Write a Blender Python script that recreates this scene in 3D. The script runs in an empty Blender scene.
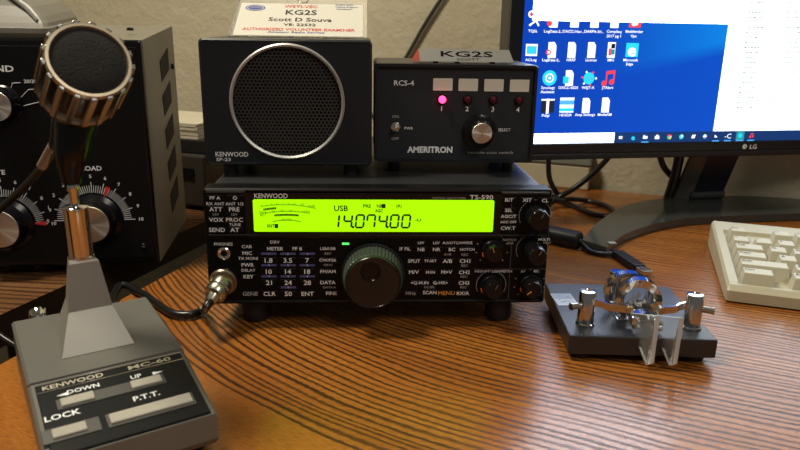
import bpy, bmesh, math, random
from mathutils import Vector as V, Matrix as M
random.seed(4)
PI = math.pi
COL = bpy.context.scene.collection
rad = math.radians

# ------------------------------------------------------------------ camera
CP = V((.1244, -.5035, .2312)); YAW, PIT, ROL, FPX = .0525, .2814, .0163, 682.9
_f = V((math.sin(YAW)*math.cos(PIT), math.cos(YAW)*math.cos(PIT), -math.sin(PIT)))
_r0 = V((math.cos(YAW), -math.sin(YAW), 0)); _u0 = _r0.cross(_f)
_r = _r0*math.cos(ROL) + _u0*math.sin(ROL); _u = _u0*math.cos(ROL) - _r0*math.sin(ROL)
def ray(x, y): return _f + _r*((x-400)/FPX) - _u*((y-225)/FPX)
def on(x, y, p, n):                       # point of the plane (p, n) seen at x, y
    p, n = V(p), V(n); d = ray(x, y); return CP + d*((p-CP).dot(n)/d.dot(n))
def atz(x, y, z=0.): return on(x, y, (0, 0, z), (0, 0, 1))
def aty(x, y, Y): return on(x, y, (0, Y, 0), (0, 1, 0))
cam = bpy.data.objects.new('camera', bpy.data.cameras.new('camera')); COL.objects.link(cam)
cam.matrix_world = M(((_r.x, _u.x, -_f.x, CP.x), (_r.y, _u.y, -_f.y, CP.y), (_r.z, _u.z, -_f.z, CP.z), (0, 0, 0, 1)))
cam.data.sensor_width = 36; cam.data.lens = FPX/800*36; cam.data.clip_start = .01
cam.data.dof.use_dof = True; cam.data.dof.focus_distance = .58; cam.data.dof.aperture_fstop = 14
bpy.context.scene.camera = cam

# ------------------------------------------------------------------ materials
class NT:
    def __init__(s, m): s.t = m.node_tree; s.n = s.t.nodes; s.b = s.n['Principled BSDF']
    def node(s, t, **k):
        n = s.n.new(t)
        for a, b in k.items(): setattr(n, a, b)
        return n
    def put(s, sock, v):
        if isinstance(v, bpy.types.NodeSocket): s.t.links.new(v, sock)
        else: sock.default_value = v
    def m(s, op, *a):
        n = s.node('ShaderNodeMath', operation=op)
        for i, v in enumerate(a): s.put(n.inputs[i], v)
        return n.outputs[0]
    def obj(s): return s.node('ShaderNodeTexCoord').outputs['Object']
    def comb(s, x, y, z):
        n = s.node('ShaderNodeCombineXYZ')
        for i, v in enumerate((x, y, z)): s.put(n.inputs[i], v)
        return n.outputs[0]
    def noise(s, vec, scale, detail=3, rough=.5):
        n = s.node('ShaderNodeTexNoise'); s.put(n.inputs['Vector'], vec)
        n.inputs['Scale'].default_value = scale; n.inputs['Detail'].default_value = detail; n.inputs['Roughness'].default_value = rough
        return n.outputs['Fac']
    def ramp(s, fac, stops):
        n = s.node('ShaderNodeValToRGB'); s.put(n.inputs[0], fac); e = n.color_ramp.elements
        while len(e) < len(stops): e.new(.5)
        for k, (p, c) in enumerate(stops): e[k].position = p; e[k].color = (*c, 1) if len(c) == 3 else c
        return n.outputs[0]
    def mix(s, f, a, b, mode='MIX'):
        n = s.node('ShaderNodeMix', data_type='RGBA', blend_type=mode)
        s.put(n.inputs[0], f); s.put(n.inputs[6], a if not isinstance(a, tuple) else (*a, 1)); s.put(n.inputs[7], b if not isinstance(b, tuple) else (*b, 1))
        return n.outputs[2]
    def bump(s, h, strength, dist):
        n = s.node('ShaderNodeBump'); s.put(n.inputs['Height'], h)
        n.inputs['Strength'].default_value = strength; n.inputs['Distance'].default_value = dist
        s.put(s.b.inputs['Normal'], n.outputs[0])
MATS = {}
def mat(name, col, rough=.5, metal=0, emit=0, grain=0, gs=900, spec=None, trans=0, var=0):
    if name in MATS: return MATS[name]
    m = bpy.data.materials.new(name); m.use_nodes = True; t = NT(m); b = t.b
    b.inputs['Base Color'].default_value = (*col, 1); b.inputs['Roughness'].default_value = rough; b.inputs['Metallic'].default_value = metal
    if spec is not None: b.inputs['Specular IOR Level'].default_value = spec
    if trans: b.inputs['Transmission Weight'].default_value = trans; b.inputs['IOR'].default_value = 1.49
    if emit: b.inputs['Emission Color'].default_value = (*col, 1); b.inputs['Emission Strength'].default_value = emit
    if grain: t.bump(t.noise(t.obj(), gs, 2), .5, grain)
    if var:
        f = t.noise(t.obj(), 40, 4); t.put(b.inputs['Base Color'], t.mix(f, tuple(c*(1-var) for c in col), tuple(min(1, c*(1+var)) for c in col)))
    MATS[name] = m; return m
BLK = mat('black_plastic', (.009, .010, .012), .42, grain=.00012, gs=1500, spec=.3)
BLKS = mat('black_smooth', (.005, .005, .006), .22, spec=.35)
BLKM = mat('black_painted_metal', (.010, .012, .015), .34, grain=.0002, gs=1200, spec=.45)
PANEL = mat('black_panel', (.0035, .0038, .004), .4, grain=.0001, gs=1800, spec=.16)
CHAR = mat('charcoal_panel', (.027, .031, .037), .5, grain=.00008, gs=1500, var=.1, spec=.2)
GREY = mat('grey_plastic', (.145, .142, .128), .38, grain=.0001, gs=900, var=.06)
GREYL = mat('warm_grey_paint', (.31, .295, .262), .4, metal=.2, var=.05)
CAB = mat('grey_cabinet_paint', (.20, .185, .145), .45, grain=.0002, gs=500, var=.06)
CHROME = mat('chrome', (.66, .66, .66), .10, 1)
NICKEL = mat('nickel', (.62, .60, .54), .22, 1)
SILV = mat('satin_silver', (.62, .62, .61), .42, .7)
BRASS = mat('pale_gold_ring', (.55, .46, .33), .3, .9)
WHITE = mat('white_print', (.93, .96, 1.), .5)
DIM = mat('dim_white_print', (.42, .42, .40), .5)
SLATE = mat('slate_mark', (.10, .10, .10), .5)
WARM = mat('amber_print', (.75, .33, .06), .5)
RED = mat('red_print', (.8, .035, .03), .45)
BLUEP = mat('violet_blue_print', (.10, .10, .32), .5)
CREAM = mat('cream_plastic', (.47, .43, .30), .42, var=.05, grain=.00008)
RUB = mat('black_rubber', (.01, .01, .01), .6)
CORD = mat('black_cord', (.009, .009, .010), .3)
FOAM = mat('black_foam', (.010, .010, .010), .95, grain=.0012, gs=900)
LCDG = mat('lcd_backlight', (.30, .74, .0), .4, emit=1.25)
LCDK = mat('lcd_segment', (.012, .05, .004), .5)
LCDM = mat('lcd_faint_segment', (.015, .08, .002), .5)
def brushed():
    m = bpy.data.materials.new('spun_aluminium'); m.use_nodes = True; t = NT(m)
    t.b.inputs['Base Color'].default_value = (.80, .77, .70, 1); t.b.inputs['Metallic'].default_value = 1; t.b.inputs['Roughness'].default_value = .28
    t.b.inputs['Anisotropic'].default_value = .85
    sep = t.node('ShaderNodeSeparateXYZ'); t.put(sep.inputs[0], t.obj()); an = t.m('ARCTAN2', sep.outputs[0], sep.outputs[2])
    t.put(t.b.inputs['Roughness'], t.m('ADD', .18, t.m('MULTIPLY', t.noise(t.comb(t.m('MULTIPLY', an, 5.), 0., 0.), 1., 3), .3)))
    tg = t.node('ShaderNodeTangent', direction_type='RADIAL', axis='Y'); t.put(t.b.inputs['Tangent'], tg.outputs[0])
    return m
SPUN = brushed()

class MB:                                  # collects shapes; build() links them as ONE mesh object
    def __init__(s): s.v = []; s.f = []; s.mi = []; s.sm = []; s.mats = []
    def k(s, m):
        if m not in s.mats: s.mats.append(m)
        return s.mats.index(m)
    def add(s, vs, fs, m, smooth=False, X=None):
        o = len(s.v)
        s.v += [tuple(X @ V(p)) if X else tuple(p) for p in vs]
        s.f += [tuple(i+o for i in q) for q in fs]; s.mi += [s.k(m)]*len(fs); s.sm += [smooth]*len(fs)
        return s
    def bm(s, b, m, smooth=False, X=None):
        b.verts.index_update(); s.add([v.co[:] for v in b.verts], [[v.index for v in f.verts] for f in b.faces], m, smooth, X); b.free(); return s
    def box(s, c, d, m, bev=0, X=None, seg=2):
        b = bmesh.new(); bmesh.ops.create_cube(b, size=1)
        for v in b.verts: v.co = V((v.co.x*d[0]+c[0], v.co.y*d[1]+c[1], v.co.z*d[2]+c[2]))
        if bev: bmesh.ops.bevel(b, geom=b.edges[:], offset=bev, segments=seg, profile=.5, affect='EDGES')
        return s.bm(b, m, False, X)
    def frus(s, c, lo, hi, h, m, bev=0, off=(0, 0), X=None):    # tapered block: lo, hi = (sx, sy) at bottom / top
        b = bmesh.new(); bmesh.ops.create_cube(b, size=1)
        for v in b.verts:
            t = v.co.z > 0; d = hi if t else lo
            v.co = V((v.co.x*d[0]+c[0]+(off[0] if t else 0), v.co.y*d[1]+c[1]+(off[1] if t else 0), c[2]+(h if t else 0)))
        if bev: bmesh.ops.bevel(b, geom=b.edges[:], offset=bev, segments=2, profile=.5, affect='EDGES')
        return s.bm(b, m, False, X)
    def lathe(s, prof, m, p=(0, 0, 0), ax=(0, 0, 1), n=32, smooth=True, caps=True):     # prof = [(radius, height along ax)]
        q = V(ax).normalized().to_track_quat('Z', 'Y').to_matrix(); vs = []; fs = []
        for (r, h) in prof:
            for i in range(n):
                a = 2*PI*i/n; vs.append(V(p)+q @ V((max(r, 1e-6)*math.cos(a), max(r, 1e-6)*math.sin(a), h)))
        for j in range(len(prof)-1):
            for i in range(n):
                i2 = (i+1) % n; fs.append((j*n+i, j*n+i2, (j+1)*n+i2, (j+1)*n+i))
        if caps and prof[0][0] > 0: fs.append(tuple(range(n-1, -1, -1)))
        if caps and prof[-1][0] > 0: fs.append(tuple(range((len(prof)-1)*n, len(prof)*n)))
        return s.add(vs, fs, m, smooth)
    def cyl(s, a, b, r, m, n=20, r2=None, bev=0):
        a, b = V(a), V(b); L = (b-a).length; r2 = r if r2 is None else r2
        pr = [(r, 0), (r2, L)] if not bev else [(r-bev, 0), (r, bev), (r2, L-bev), (r2-bev, L)]
        return s.lathe(pr, m, a, b-a, n)
    def ball(s, p, r, m, n=16):
        return s.lathe([(r*math.sin(PI*i/8), -r*math.cos(PI*i/8)) for i in range(9)], m, p, (0, 0, 1), n)
    def tube(s, pts, r, m, n=10, sub=6):
        P = [V(p) for p in pts]
        if sub > 1 and len(P) > 2:                     # Catmull-Rom
            Q = []; E = [P[0]*2-P[1]]+P+[P[-1]*2-P[-2]]
            for i in range(1, len(E)-2):
                a, b, c, d = E[i-1:i+3]
                for k in range(sub):
                    t = k/sub; Q.append(.5*((2*b)+(c-a)*t+(2*a-5*b+4*c-d)*t*t+(3*b-a-3*c+d)*t**3))
            Q.append(P[-1]); P = Q
        vs = []; fs = []; up = V((0, 0, 1)); prev = None
        for i, p in enumerate(P):
            d = (P[min(i+1, len(P)-1)]-P[max(i-1, 0)]).normalized()
            x = prev if prev else (up.cross(d) if abs(d.z) < .95 else V((1, 0, 0)).cross(d))
            x = (x-d*x.dot(d)).normalized(); prev = x; y = d.cross(x)
            rr = r(i/(len(P)-1)) if callable(r) else r
            for k in range(n):
                a = 2*PI*k/n; vs.append(p+x*rr*math.cos(a)+y*rr*math.sin(a))
        for j in range(len(P)-1):
            for k in range(n):
                k2 = (k+1) % n; fs.append((j*n+k, j*n+k2, (j+1)*n+k2, (j+1)*n+k))
        fs.append(tuple(range(n-1, -1, -1))); fs.append(tuple(range((len(P)-1)*n, len(P)*n)))
        return s.add(vs, fs, m, True)
    def prism(s, pts, o, ex, ey, th, m, smooth=False):           # outline in plane (o, ex, ey), thickness th along ex x ey
        o, ex, ey = V(o), V(ex).normalized(), V(ey).normalized(); nz = ex.cross(ey)
        n = len(pts); a = [o+ex*x+ey*y for x, y in pts]; b = [p+nz*th for p in a]
        if th == 0: return s.add(a, [tuple(range(n))], m, smooth)
        return s.add(a+b, [tuple(range(n-1, -1, -1)), tuple(range(n, 2*n))]+[(i, (i+1) % n, n+(i+1) % n, n+i) for i in range(n)], m, smooth)
    def text(s, t, o, ex, ey, h, m, w=None, bold=0, lift=.0002, align='C', shear=0, seg=False, res=2):
        o, ex, ey = V(o), V(ex).normalized(), V(ey).normalized(); nz = ex.cross(ey)
        c = bpy.data.curves.new('t', 'FONT'); c.body = t; c.size = 1; c.resolution_u = res; c.offset = bold; c.shear = shear
        ob = bpy.data.objects.new('t', c); me = bpy.data.meshes.new_from_object(ob)
        if len(me.vertices) == 0: return s
        xs = [v.co.x for v in me.vertices]; ys = [v.co.y for v in me.vertices]
        x0, x1, y0, y1 = min(xs), max(xs), min(ys), max(ys)
        sy = h/.7; sx = sy*1.12 if w is None else w/(x1-x0)
        ox = {'C': (x0+x1)/2, 'L': x0, 'R': x1}[align]; oy = .34
        vs = [o+ex*((v.co.x-ox)*sx)+ey*((v.co.y-oy)*sy)+nz*lift for v in me.vertices]
        s.add(vs, [tuple(p.vertices) for p in me.polygons], m)
        bpy.data.objects.remove(ob); bpy.data.curves.remove(c); bpy.data.meshes.remove(me); return s
    def build(s, name, parent=None, loc=None, label=None, weld=False, recalc=True):
        me = bpy.data.meshes.new(name); inv = parent.matrix_world.inverted() if parent and parent.get('W') else None
        me.from_pydata([tuple(inv @ V(p)) for p in s.v] if inv else s.v, [], s.f)
        for m in s.mats: me.materials.append(m)
        me.polygons.foreach_set('material_index', s.mi); me.polygons.foreach_set('use_smooth', s.sm)
        me.update()
        if any(s.sm):
            try: me.set_sharp_from_angle(angle=rad(38))
            except Exception: pass
        o = bpy.data.objects.new(name, me); COL.objects.link(o)
        if parent: o.parent = parent
        if loc: o.location = loc
        if label: o['label'] = label
        return o
def tag(o, label, cat, group=None):
    o['label'] = label; o['category'] = cat
    if group: o['group'] = group
    return o
def thing(name, loc, rz, label, cat, group=None):
    o = bpy.data.objects.new(name, None); COL.objects.link(o); o.empty_display_size = .01
    o.location = loc; o.rotation_euler = (0, 0, rz); o.matrix_world  # noqa
    return tag(o, label, cat, group)
def mw(o): return M.Translation(o.location) @ M.Rotation(o.rotation_euler[2], 4, 'Z')
def toloc(o, p): return mw(o).inverted() @ V(p)
X_, Y_, Z_ = V((1, 0, 0)), V((0, 1, 0)), V((0, 0, 1))
def rrect(w, h, r, n=5, cx=0, cy=0):
    P = []
    for (sx, sy, a0) in ((1, 1, 0), (-1, 1, 90), (-1, -1, 180), (1, -1, 270)):
        for i in range(n+1):
            a = rad(a0+90*i/n); P.append((cx+sx*(w/2-r)+r*math.cos(a), cy+sy*(h/2-r)+r*math.sin(a)))
    return P

# ------------------------------------------------------------------ the setting
def wood(name, light, mid, dark, th, u0, k, period, g0):
    m = bpy.data.materials.new(name); m.use_nodes = True; t = NT(m); c_, s_ = math.cos(rad(th)), math.sin(rad(th))
    sep = t.node('ShaderNodeSeparateXYZ'); t.put(sep.inputs[0], t.obj()); x, y = sep.outputs[0], sep.outputs[1]
    u = t.m('SUBTRACT', t.m('MULTIPLY', x, c_), t.m('MULTIPLY', y, s_))
    v = t.m('ADD', t.m('MULTIPLY', x, s_), t.m('MULTIPLY', y, c_))
    lo = t.noise(t.comb(t.m('MULTIPLY', u, 4), t.m('MULTIPLY', v, 10), 0.), 1., 2)
    du = t.m('MINIMUM', t.m('SUBTRACT', u, u0), 0.)
    g = t.m('SUBTRACT', v, t.m('MULTIPLY', t.m('MULTIPLY', du, du), k))
    g = t.m('ADD', g, t.m('MULTIPLY', t.m('SUBTRACT', lo, .5), .022))
    fuz = t.noise(t.comb(t.m('MULTIPLY', t.m('ADD', u, t.m('MULTIPLY', v, .7)), 190), t.m('MULTIPLY', v, 900), 3.), 1., 2, .6)
    wide = t.noise(t.comb(t.m('MULTIPLY', g, 36), 0., 1.), 1., 2)
    ph = t.m('ADD', t.m('ADD', t.m('MULTIPLY', g, 1.7*PI/period), t.m('MULTIPLY', fuz, 3.2)), t.m('MULTIPLY', wide, 20.))
    w = t.m('ADD', t.m('MULTIPLY', t.m('SINE', ph), .5), .5)
    on_ = t.ramp(t.m('MULTIPLY', t.m('SUBTRACT', g, g0), 60.), [(0., (0, 0, 0)), (.12, (1, 1, 1))])
    vary = t.noise(t.comb(t.m('MULTIPLY', g, 260), t.m('MULTIPLY', u, 5), 7.), 1., 1)
    line = t.m('MULTIPLY', t.ramp(w, [(.55, (0, 0, 0)), (.86, (1, 1, 1))]), t.m('MULTIPLY', on_, t.m('MINIMUM', 1., t.m('ADD', .25, t.m('MULTIPLY', vary, 1.2)))))
    pore = t.noise(t.comb(t.m('MULTIPLY', u, 150), t.m('MULTIPLY', v, 1700), 0.), 1., 2)
    tone = t.noise(t.comb(t.m('MULTIPLY', u, 3), t.m('MULTIPLY', g, 28), 5.), 1., 2)
    c = t.mix(t.ramp(tone, [(.35, (0, 0, 0)), (.65, (1, 1, 1))]), mid, light)
    c = t.mix(t.m('MULTIPLY', t.ramp(pore, [(.45, (0, 0, 0)), (.62, (1, 1, 1))]), .38), c, dark)
    c = t.mix(t.m('MULTIPLY', line, .95), c, dark)
    t.put(t.b.inputs['Base Color'], c); t.b.inputs['Specular IOR Level'].default_value = .6
    t.put(t.b.inputs['Roughness'], t.m('ADD', .20, t.m('MULTIPLY', line, .16)))
    t.bump(t.m('ADD', t.m('MULTIPLY', line, -1.), pore), .25, .0003); return m
WOOD = wood('orange_oak_desk', (.46, .168, .030), (.34, .112, .020), (.030, .009, .003), 26, .26, 1., .0052, -.106)
WOOD2 = wood('brown_oak_table', (.25, .12, .05), (.17, .075, .03), (.05, .02, .009), 10, -.9, .2, .008, -9.)
EDGE = mat('dark_desk_edge', (.035, .02, .012), .5)
WD = V((.9165, -.4, 0)); WN = V((.4, .9165, 0))          # wall direction, and into the wall
WP = V((.60, .447, 0))
LE0 = atz(16, 356); LE1 = atz(204, 255); LED = (LE1-LE0); LED.z = 0; LED.normalize()     # left edge of the main desk
def wallx(p, d, off=0.):                                  # where the line p + t d meets the wall
    t = (WP-WN*off-p).dot(WN)/d.dot(WN); return p+d*t
def top(name, pts, z0, z1, m, me, parent):
    b = MB(); n = len(pts)
    b.add([(p[0], p[1], z1) for p in pts], [tuple(range(n))], m)
    b.add([(p[0], p[1], z0) for p in pts]+[(p[0], p[1], z1) for p in pts], [tuple(range(n-1, -1, -1))]+[(i, (i+1) % n, n+(i+1) % n, n+i) for i in range(n)], me)
    return b.build(name, parent)
A = LE0-LED*.62; B = wallx(LE0, LED, .012); Cc = B+WD*1.55; D = A+WD*1.75
desk = thing('desk', (0, 0, 0), 0, 'orange-brown oak desk carrying the radio, keyboard and monitor', 'desk')
top('tabletop', [A[:2], D[:2], Cc[:2], B[:2]], -.03, 0, WOOD, WOOD, desk)
ctr = (A+B+Cc+D)/4
for p in (A, B, Cc, D):
    q = p+(ctr-p).normalized()*.09
    MB().box((q.x, q.y, -.385), (.05, .05, .71), EDGE, .004).build('leg', desk)
T1 = atz(20, 304.5+.5); T1 = atz(0, 315); TE = LED
side = thing('side_table', (0, 0, 0), 0, 'dark brown wooden side table under the power amplifier', 'table')
a0 = T1-TE*.45; a1 = wallx(T1, TE, .03); a2 = a1-WD*.75; a3 = a0-WD*.75
top('tabletop', [a3[:2], a0[:2], a1[:2], a2[:2]], -.028, 0, WOOD2, EDGE, side)
ctr = (a0+a1+a2+a3)/4
for p in (a0, a1, a2, a3):
    q = p+(ctr-p).normalized()*.07
    MB().box((q.x, q.y, -.384), (.045, .045, .712), EDGE, .004).build('leg', side)
def struct(o): o['kind'] = 'structure'; return o
WALL = bpy.data.materials.new('plaster_wall'); WALL.use_nodes = True; t = NT(WALL)
n1 = t.noise(t.obj(), 38, 5, .55); n2 = t.noise(t.obj(), 110, 3, .6)
t.put(t.b.inputs['Base Color'], t.mix(t.noise(t.obj(), 7, 3), (.48, .42, .29), (.57, .52, .385))); t.b.inputs['Roughness'].default_value = .75
t.bump(t.m('ADD', n1, t.m('MULTIPLY', n2, .4)), .6, .005)
CARP = mat('dark_carpet', (.035, .028, .022), .95, grain=.003, gs=200)
w0 = WP-WD*1.9; w1 = WP+WD*1.6
def quadbox(name, p, q, th, z0, z1, m, nrm):
    b = MB(); n = nrm*th
    vs = [(*p[:2], z0), (*q[:2], z0), (*(q+n)[:2], z0), (*(p+n)[:2], z0), (*p[:2], z1), (*q[:2], z1), (*(q+n)[:2], z1), (*(p+n)[:2], z1)]
    b.add(vs, [(0, 1, 5, 4), (1, 2, 6, 5), (2, 3, 7, 6), (3, 0, 4, 7), (4, 5, 6, 7), (3, 2, 1, 0)], m); return struct(b.build(name))
quadbox('wall_back', w0, w1, .08, -.74, 1.75, WALL, WN)
quadbox('wall_left', w0-WN*2.6, w0, .08, -.74, 1.75, WALL, -WD)
fl = MB().box((.2, -.5, -.76), (5.2, 5.2, .04), CARP); struct(fl.build('floor'))

# ------------------------------------------------------------------ transceiver
ZT, ZB = .114, .020
XL, XR = .0022, .2680
tr = thing('radio_transceiver', (.135, .13, 0), 0, 'black radio transceiver with a bright green frequency display and a large tuning dial', 'radio')
def PT(px, py, Y=0.): return toloc(tr, aty(px, py, Y))
o = tr.location
def rl(x, y, z): return (x-o.x, y-o.y, z)
b = MB()
b.box(rl((XL+XR)/2, .145, (ZT+ZB+.002)/2-.0005), (XR-XL-.004, .262, ZT-ZB-.006), mat('black_cabinet_paint', (.010, .012, .015), .45, grain=.0001, gs=1200, spec=1.), .003)
for i in range(14): b.box(rl(.05+i*.013, .20, ZT-.0034), (.006, .09, .0012), BLKS)
b.build('cabinet', tr)
b = MB()   # moulded front with lip, seen edge on at the top
b.box(rl((XL+XR)/2, .0095, (ZT+ZB)/2), (XR-XL, .019, ZT-ZB), PANEL, .0028, seg=3)
zmid = aty(300, 235, 0).z
b.box(rl((XL+XR)/2, -.0004, zmid), (XR-XL-.006, .0022, .0016), BLK, .0006)
b.box(rl((XL+XR)/2, -.0003, ZT-.0028), (XR-XL-.006, .0012, .002), mat('dark_grey_plastic', (.035, .037, .04), .4), .0005)
b.box(rl((XL+XR)/2, -.0002, ZB+.003), (XR-XL-.010, .002, .002), BLK, .0008)
b.build('front_panel', tr)
for (x, y) in ((.035, .02), (.235, .02), (.035, .24), (.235, .24)):
    b = MB(); b.lathe([(.0095, 0), (.011, .002), (.011, .013), (.008, .0215)], RUB, rl(x, y, 0), n=20); b.build('rubber_foot', tr)
# display
tl, trr, bl, br = (PT(253, 199), PT(494, 200.8), PT(255, 231), PT(490.5, 231.8))
b = MB(); y = -.0011
w = trr.x-tl.x; hgt = tl.z-bl.z; cx = (tl.x+trr.x)/2; cz = (tl.z+bl.z)/2
b.prism(rrect(w+.012, hgt+.0125, .002), (cx, -o.y-.0001, cz+.0008), X_, Z_, .0008, BLKS)
b.build('display_bezel', tr)
disp = MB().prism(rrect(w, hgt, .0012), (cx, -o.y-.0010, cz), X_, Z_, .0008, LCDG).build('display', tr, label='bright green backlit frequency display')
FY = -.0019
def P2(px, py, Y=-.0019): return PT(px, py, Y)
def tx(b, s, px, py, hpx, m, wpx=None, bold=.0, Y=-.0002, **k):
    p = P2(px, py, Y); sc = .000875
    return b.text(s, p, X_, Z_, hpx*sc, m, w=(wpx*sc*.87*.99 if wpx else None), bold=bold, lift=.00015, **k)
b = MB()
SEG = {'0': 'abcdef', '1': 'bc', '4': 'fgbc', '7': 'abcf', '.': '.'}
def seg7(b, ch, x, z, w, h):
    t = .00150; sh = .10
    def bar(x0, z0, x1, z1):
        d = V((x1-x0, 0, z1-z0)).normalized(); n = V((-d.z, 0, d.x))*t/2
        q = [V((x0, 0, z0)), V((x1, 0, z1))]; e = d*t*.45
        pts = [q[0]+e*1.0+n, q[0]+e*.2, q[0]+e-n, q[1]-e-n, q[1]-e*.2, q[1]-e+n]
        b.add([(x+p.x+sh*p.z, FY-.00012-o.y, z+p.z) for p in pts], [(0, 1, 2, 3, 4, 5)], LCDK)
    S = {'a': (0, h, w, h), 'b': (w, h, w, h/2), 'c': (w, h/2, w, 0), 'd': (0, 0, w, 0), 'e': (0, 0, 0, h/2), 'f': (0, h/2, 0, h), 'g': (0, h/2, w, h/2)}
    for s_ in SEG[ch]: bar(*S[s_])
z0 = P2(380, 227.5).z; hh = P2(380, 215).z-z0; ux = .00087
for ch, px in (('1', 330.5), ('4', 343.5), ('0', 355.5), ('7', 366.5), ('4', 378.5), ('0', 390), ('0', 401.5)):
    seg7(b, ch, P2(px, 227.5).x, z0, ux*(6.7), hh)
for px in (353.0, 387.4):
    p = P2(px, 227.6); b.box((p.x, FY-.0001-o.y, z0+.0004), (.0017, .0004, .0017), LCDK)
tx(b, '\u25c4U' if False else '-U', 418, 220, 2.6, LCDK, 6, Y=FY, bold=.03)
tx(b, 'USB', 341, 208.3, 5, LCDK, 14, Y=FY, bold=.02)
tx(b, 'PRE', 367, 206, 3, LCDK, 8, Y=FY, bold=.02); tx(b, 'NB', 379.5, 206, 3, LCDK, 5.5, Y=FY, bold=.02)
p = P2(383.7, 206); b.box((p.x, FY-.0001-o.y, p.z), (.0028, .0001, .0033), LCDK)
tx(b, 'AGC', 379, 210.7, 2.8, LCDK, 8, Y=FY, bold=.03); tx(b, '(R)', 399, 206, 2.6, LCDK, 5.5, Y=FY, bold=.02)
tx(b, 'ANT', 270.5, 225.8, 3.4, LCDK, 8, Y=FY, bold=.02)
p = P2(276.4, 226); b.box((p.x, FY-.0001-o.y, p.z), (.0027, .0001, .0033), LCDK, 0)
def arcpts(x0, y0, x1, y1, sag, n):
    return [(x0+(x1-x0)*i/(n-1), y0+(y1-y0)*i/(n-1)-sag*4*(i/(n-1))*(1-i/(n-1))) for i in range(n)]
for (x0, y0, x1, y1, sg, n, hgt_, wd, mm) in ((262, 206.3, 315, 208.3, 2.6, 27, 1.1, .9, LCDM), (264, 209.6, 275.5, 208.2, .2, 8, 1.9, 1.2, LCDK), (261, 214, 309, 213.2, 2.4, 22, 1.1, 1., LCDM), (275, 215.4, 298, 215.4, .6, 14, 1.8, 1.35, LCDK), (274, 221.4, 300, 221.6, 1.5, 11, .7, 1.9, LCDM)):
    for (x, yy) in arcpts(x0, y0, x1, y1, sg, n):
        p = P2(x, yy); b.box((p.x, FY-.0001-o.y, p.z), (wd*.00087, .0001, hgt_*.00087), mm)
for s_, x, yy in (('S', 261.5, 205.8), ('1', 266.5, 204.6), ('3', 271.5, 204), ('5', 277, 203.6), ('7', 283, 203.4), ('9', 288.5, 203.5), ('20', 294.5, 203.7), ('40', 302.5, 204.3), ('60dB', 311.5, 206), ('PWR', 263, 212.4), ('10', 273, 211), ('25', 282, 210.4), ('50', 291, 210.4), ('100W', 306.5, 211.5), ('ALC', 263, 215.2), ('FILTER', 287, 219.6)):
    tx(b, s_, x, yy, 1.9, LCDM, Y=FY)
b.build('display_digits', disp)
# panel lettering
b = MB()
tx(b, 'KENWOOD', 271, 195.8, 4.2, WHITE, 33, bold=.01, Y=-.0012); b.build('brand_lettering', tr); b = MB()
tx(b, 'TS-590', 481.5, 197.2, 3.8, WHITE, 24, bold=.01, Y=-.0012); tx(b, 'HF/50MHz TRANSCEIVER', 449, 198, 1.7, DIM, 34, Y=-.0012); b.build('model_lettering', tr); regs = {}
for s_, x, yy, h_ in (('RX ANT', 215.5, 203.8, 2.4), ('ANT 1/2', 234.5, 203.8, 2.4), ('LEV', 216, 214.3, 1.9), ('LEV', 234.5, 214.3, 1.9), ('TUNE', 235, 224.6, 2.2), ('PHONES', 223.5, 244, 2.4), ('MIC', 225, 269.8, 2.),
    ('DRV', 275, 242, 2.4), ('CAR', 247, 246.6, 2.6), ('TX MONI', 248, 258.4, 2.3), ('DELAY', 248.5, 270.2, 2.3), ('REV', 328, 253.6, 2.), ('FM-N', 328, 265, 1.8), ('DATA-R', 329.5, 287.3, 1.8),
    ('LEV', 421, 242.8, 2.1), ('LEV', 436.5, 242.8, 2.1), ('A.NOTCH', 452, 242.8, 2.1), ('WIDE', 467, 242.8, 2.1), ('A=B', 447.5, 254.3, 2.), ('REC', 465, 254.6, 2.), ('REC', 464.5, 265.6, 2.), ('REC', 464, 276.6, 2.), ('REC', 463.5, 287.2, 2.), ('SG.SEL', 429.5, 287, 2.),
    ('NOTCH', 509.5, 239.8, 1.9), ('SQL', 510.5, 243, 1.9), ('HI/SHIFT', 482.5, 271.2, 2.1), ('LO/WIDTH', 502, 271.2, 2.1), ('AF', 523, 271.2, 2.2), ('RF', 536, 271.2, 2.2), ('MULTI', 544, 239.5, 2.1), ('M.CH', 547, 242.6, 1.6)):
    k_ = 'left' if x < 240 and yy < 240 else 'jack' if x < 240 else 'column' if x < 260 else 'keypad' if x < 340 else 'centre' if x < 475 else 'knob'
    tx(regs.setdefault(k_ if k_ != 'knob' else 'knob'+s_, MB()), s_, x, yy, h_*1.12, WHITE if h_ > 2 else DIM, bold=.01)
for k_ in regs: regs[k_].build({'left': 'menu_lettering', 'jack': 'jack_lettering', 'column': 'key_lettering', 'keypad': 'keypad_lettering', 'centre': 'function_lettering', }.get(k_, 'knob_label'), tr)
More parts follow.
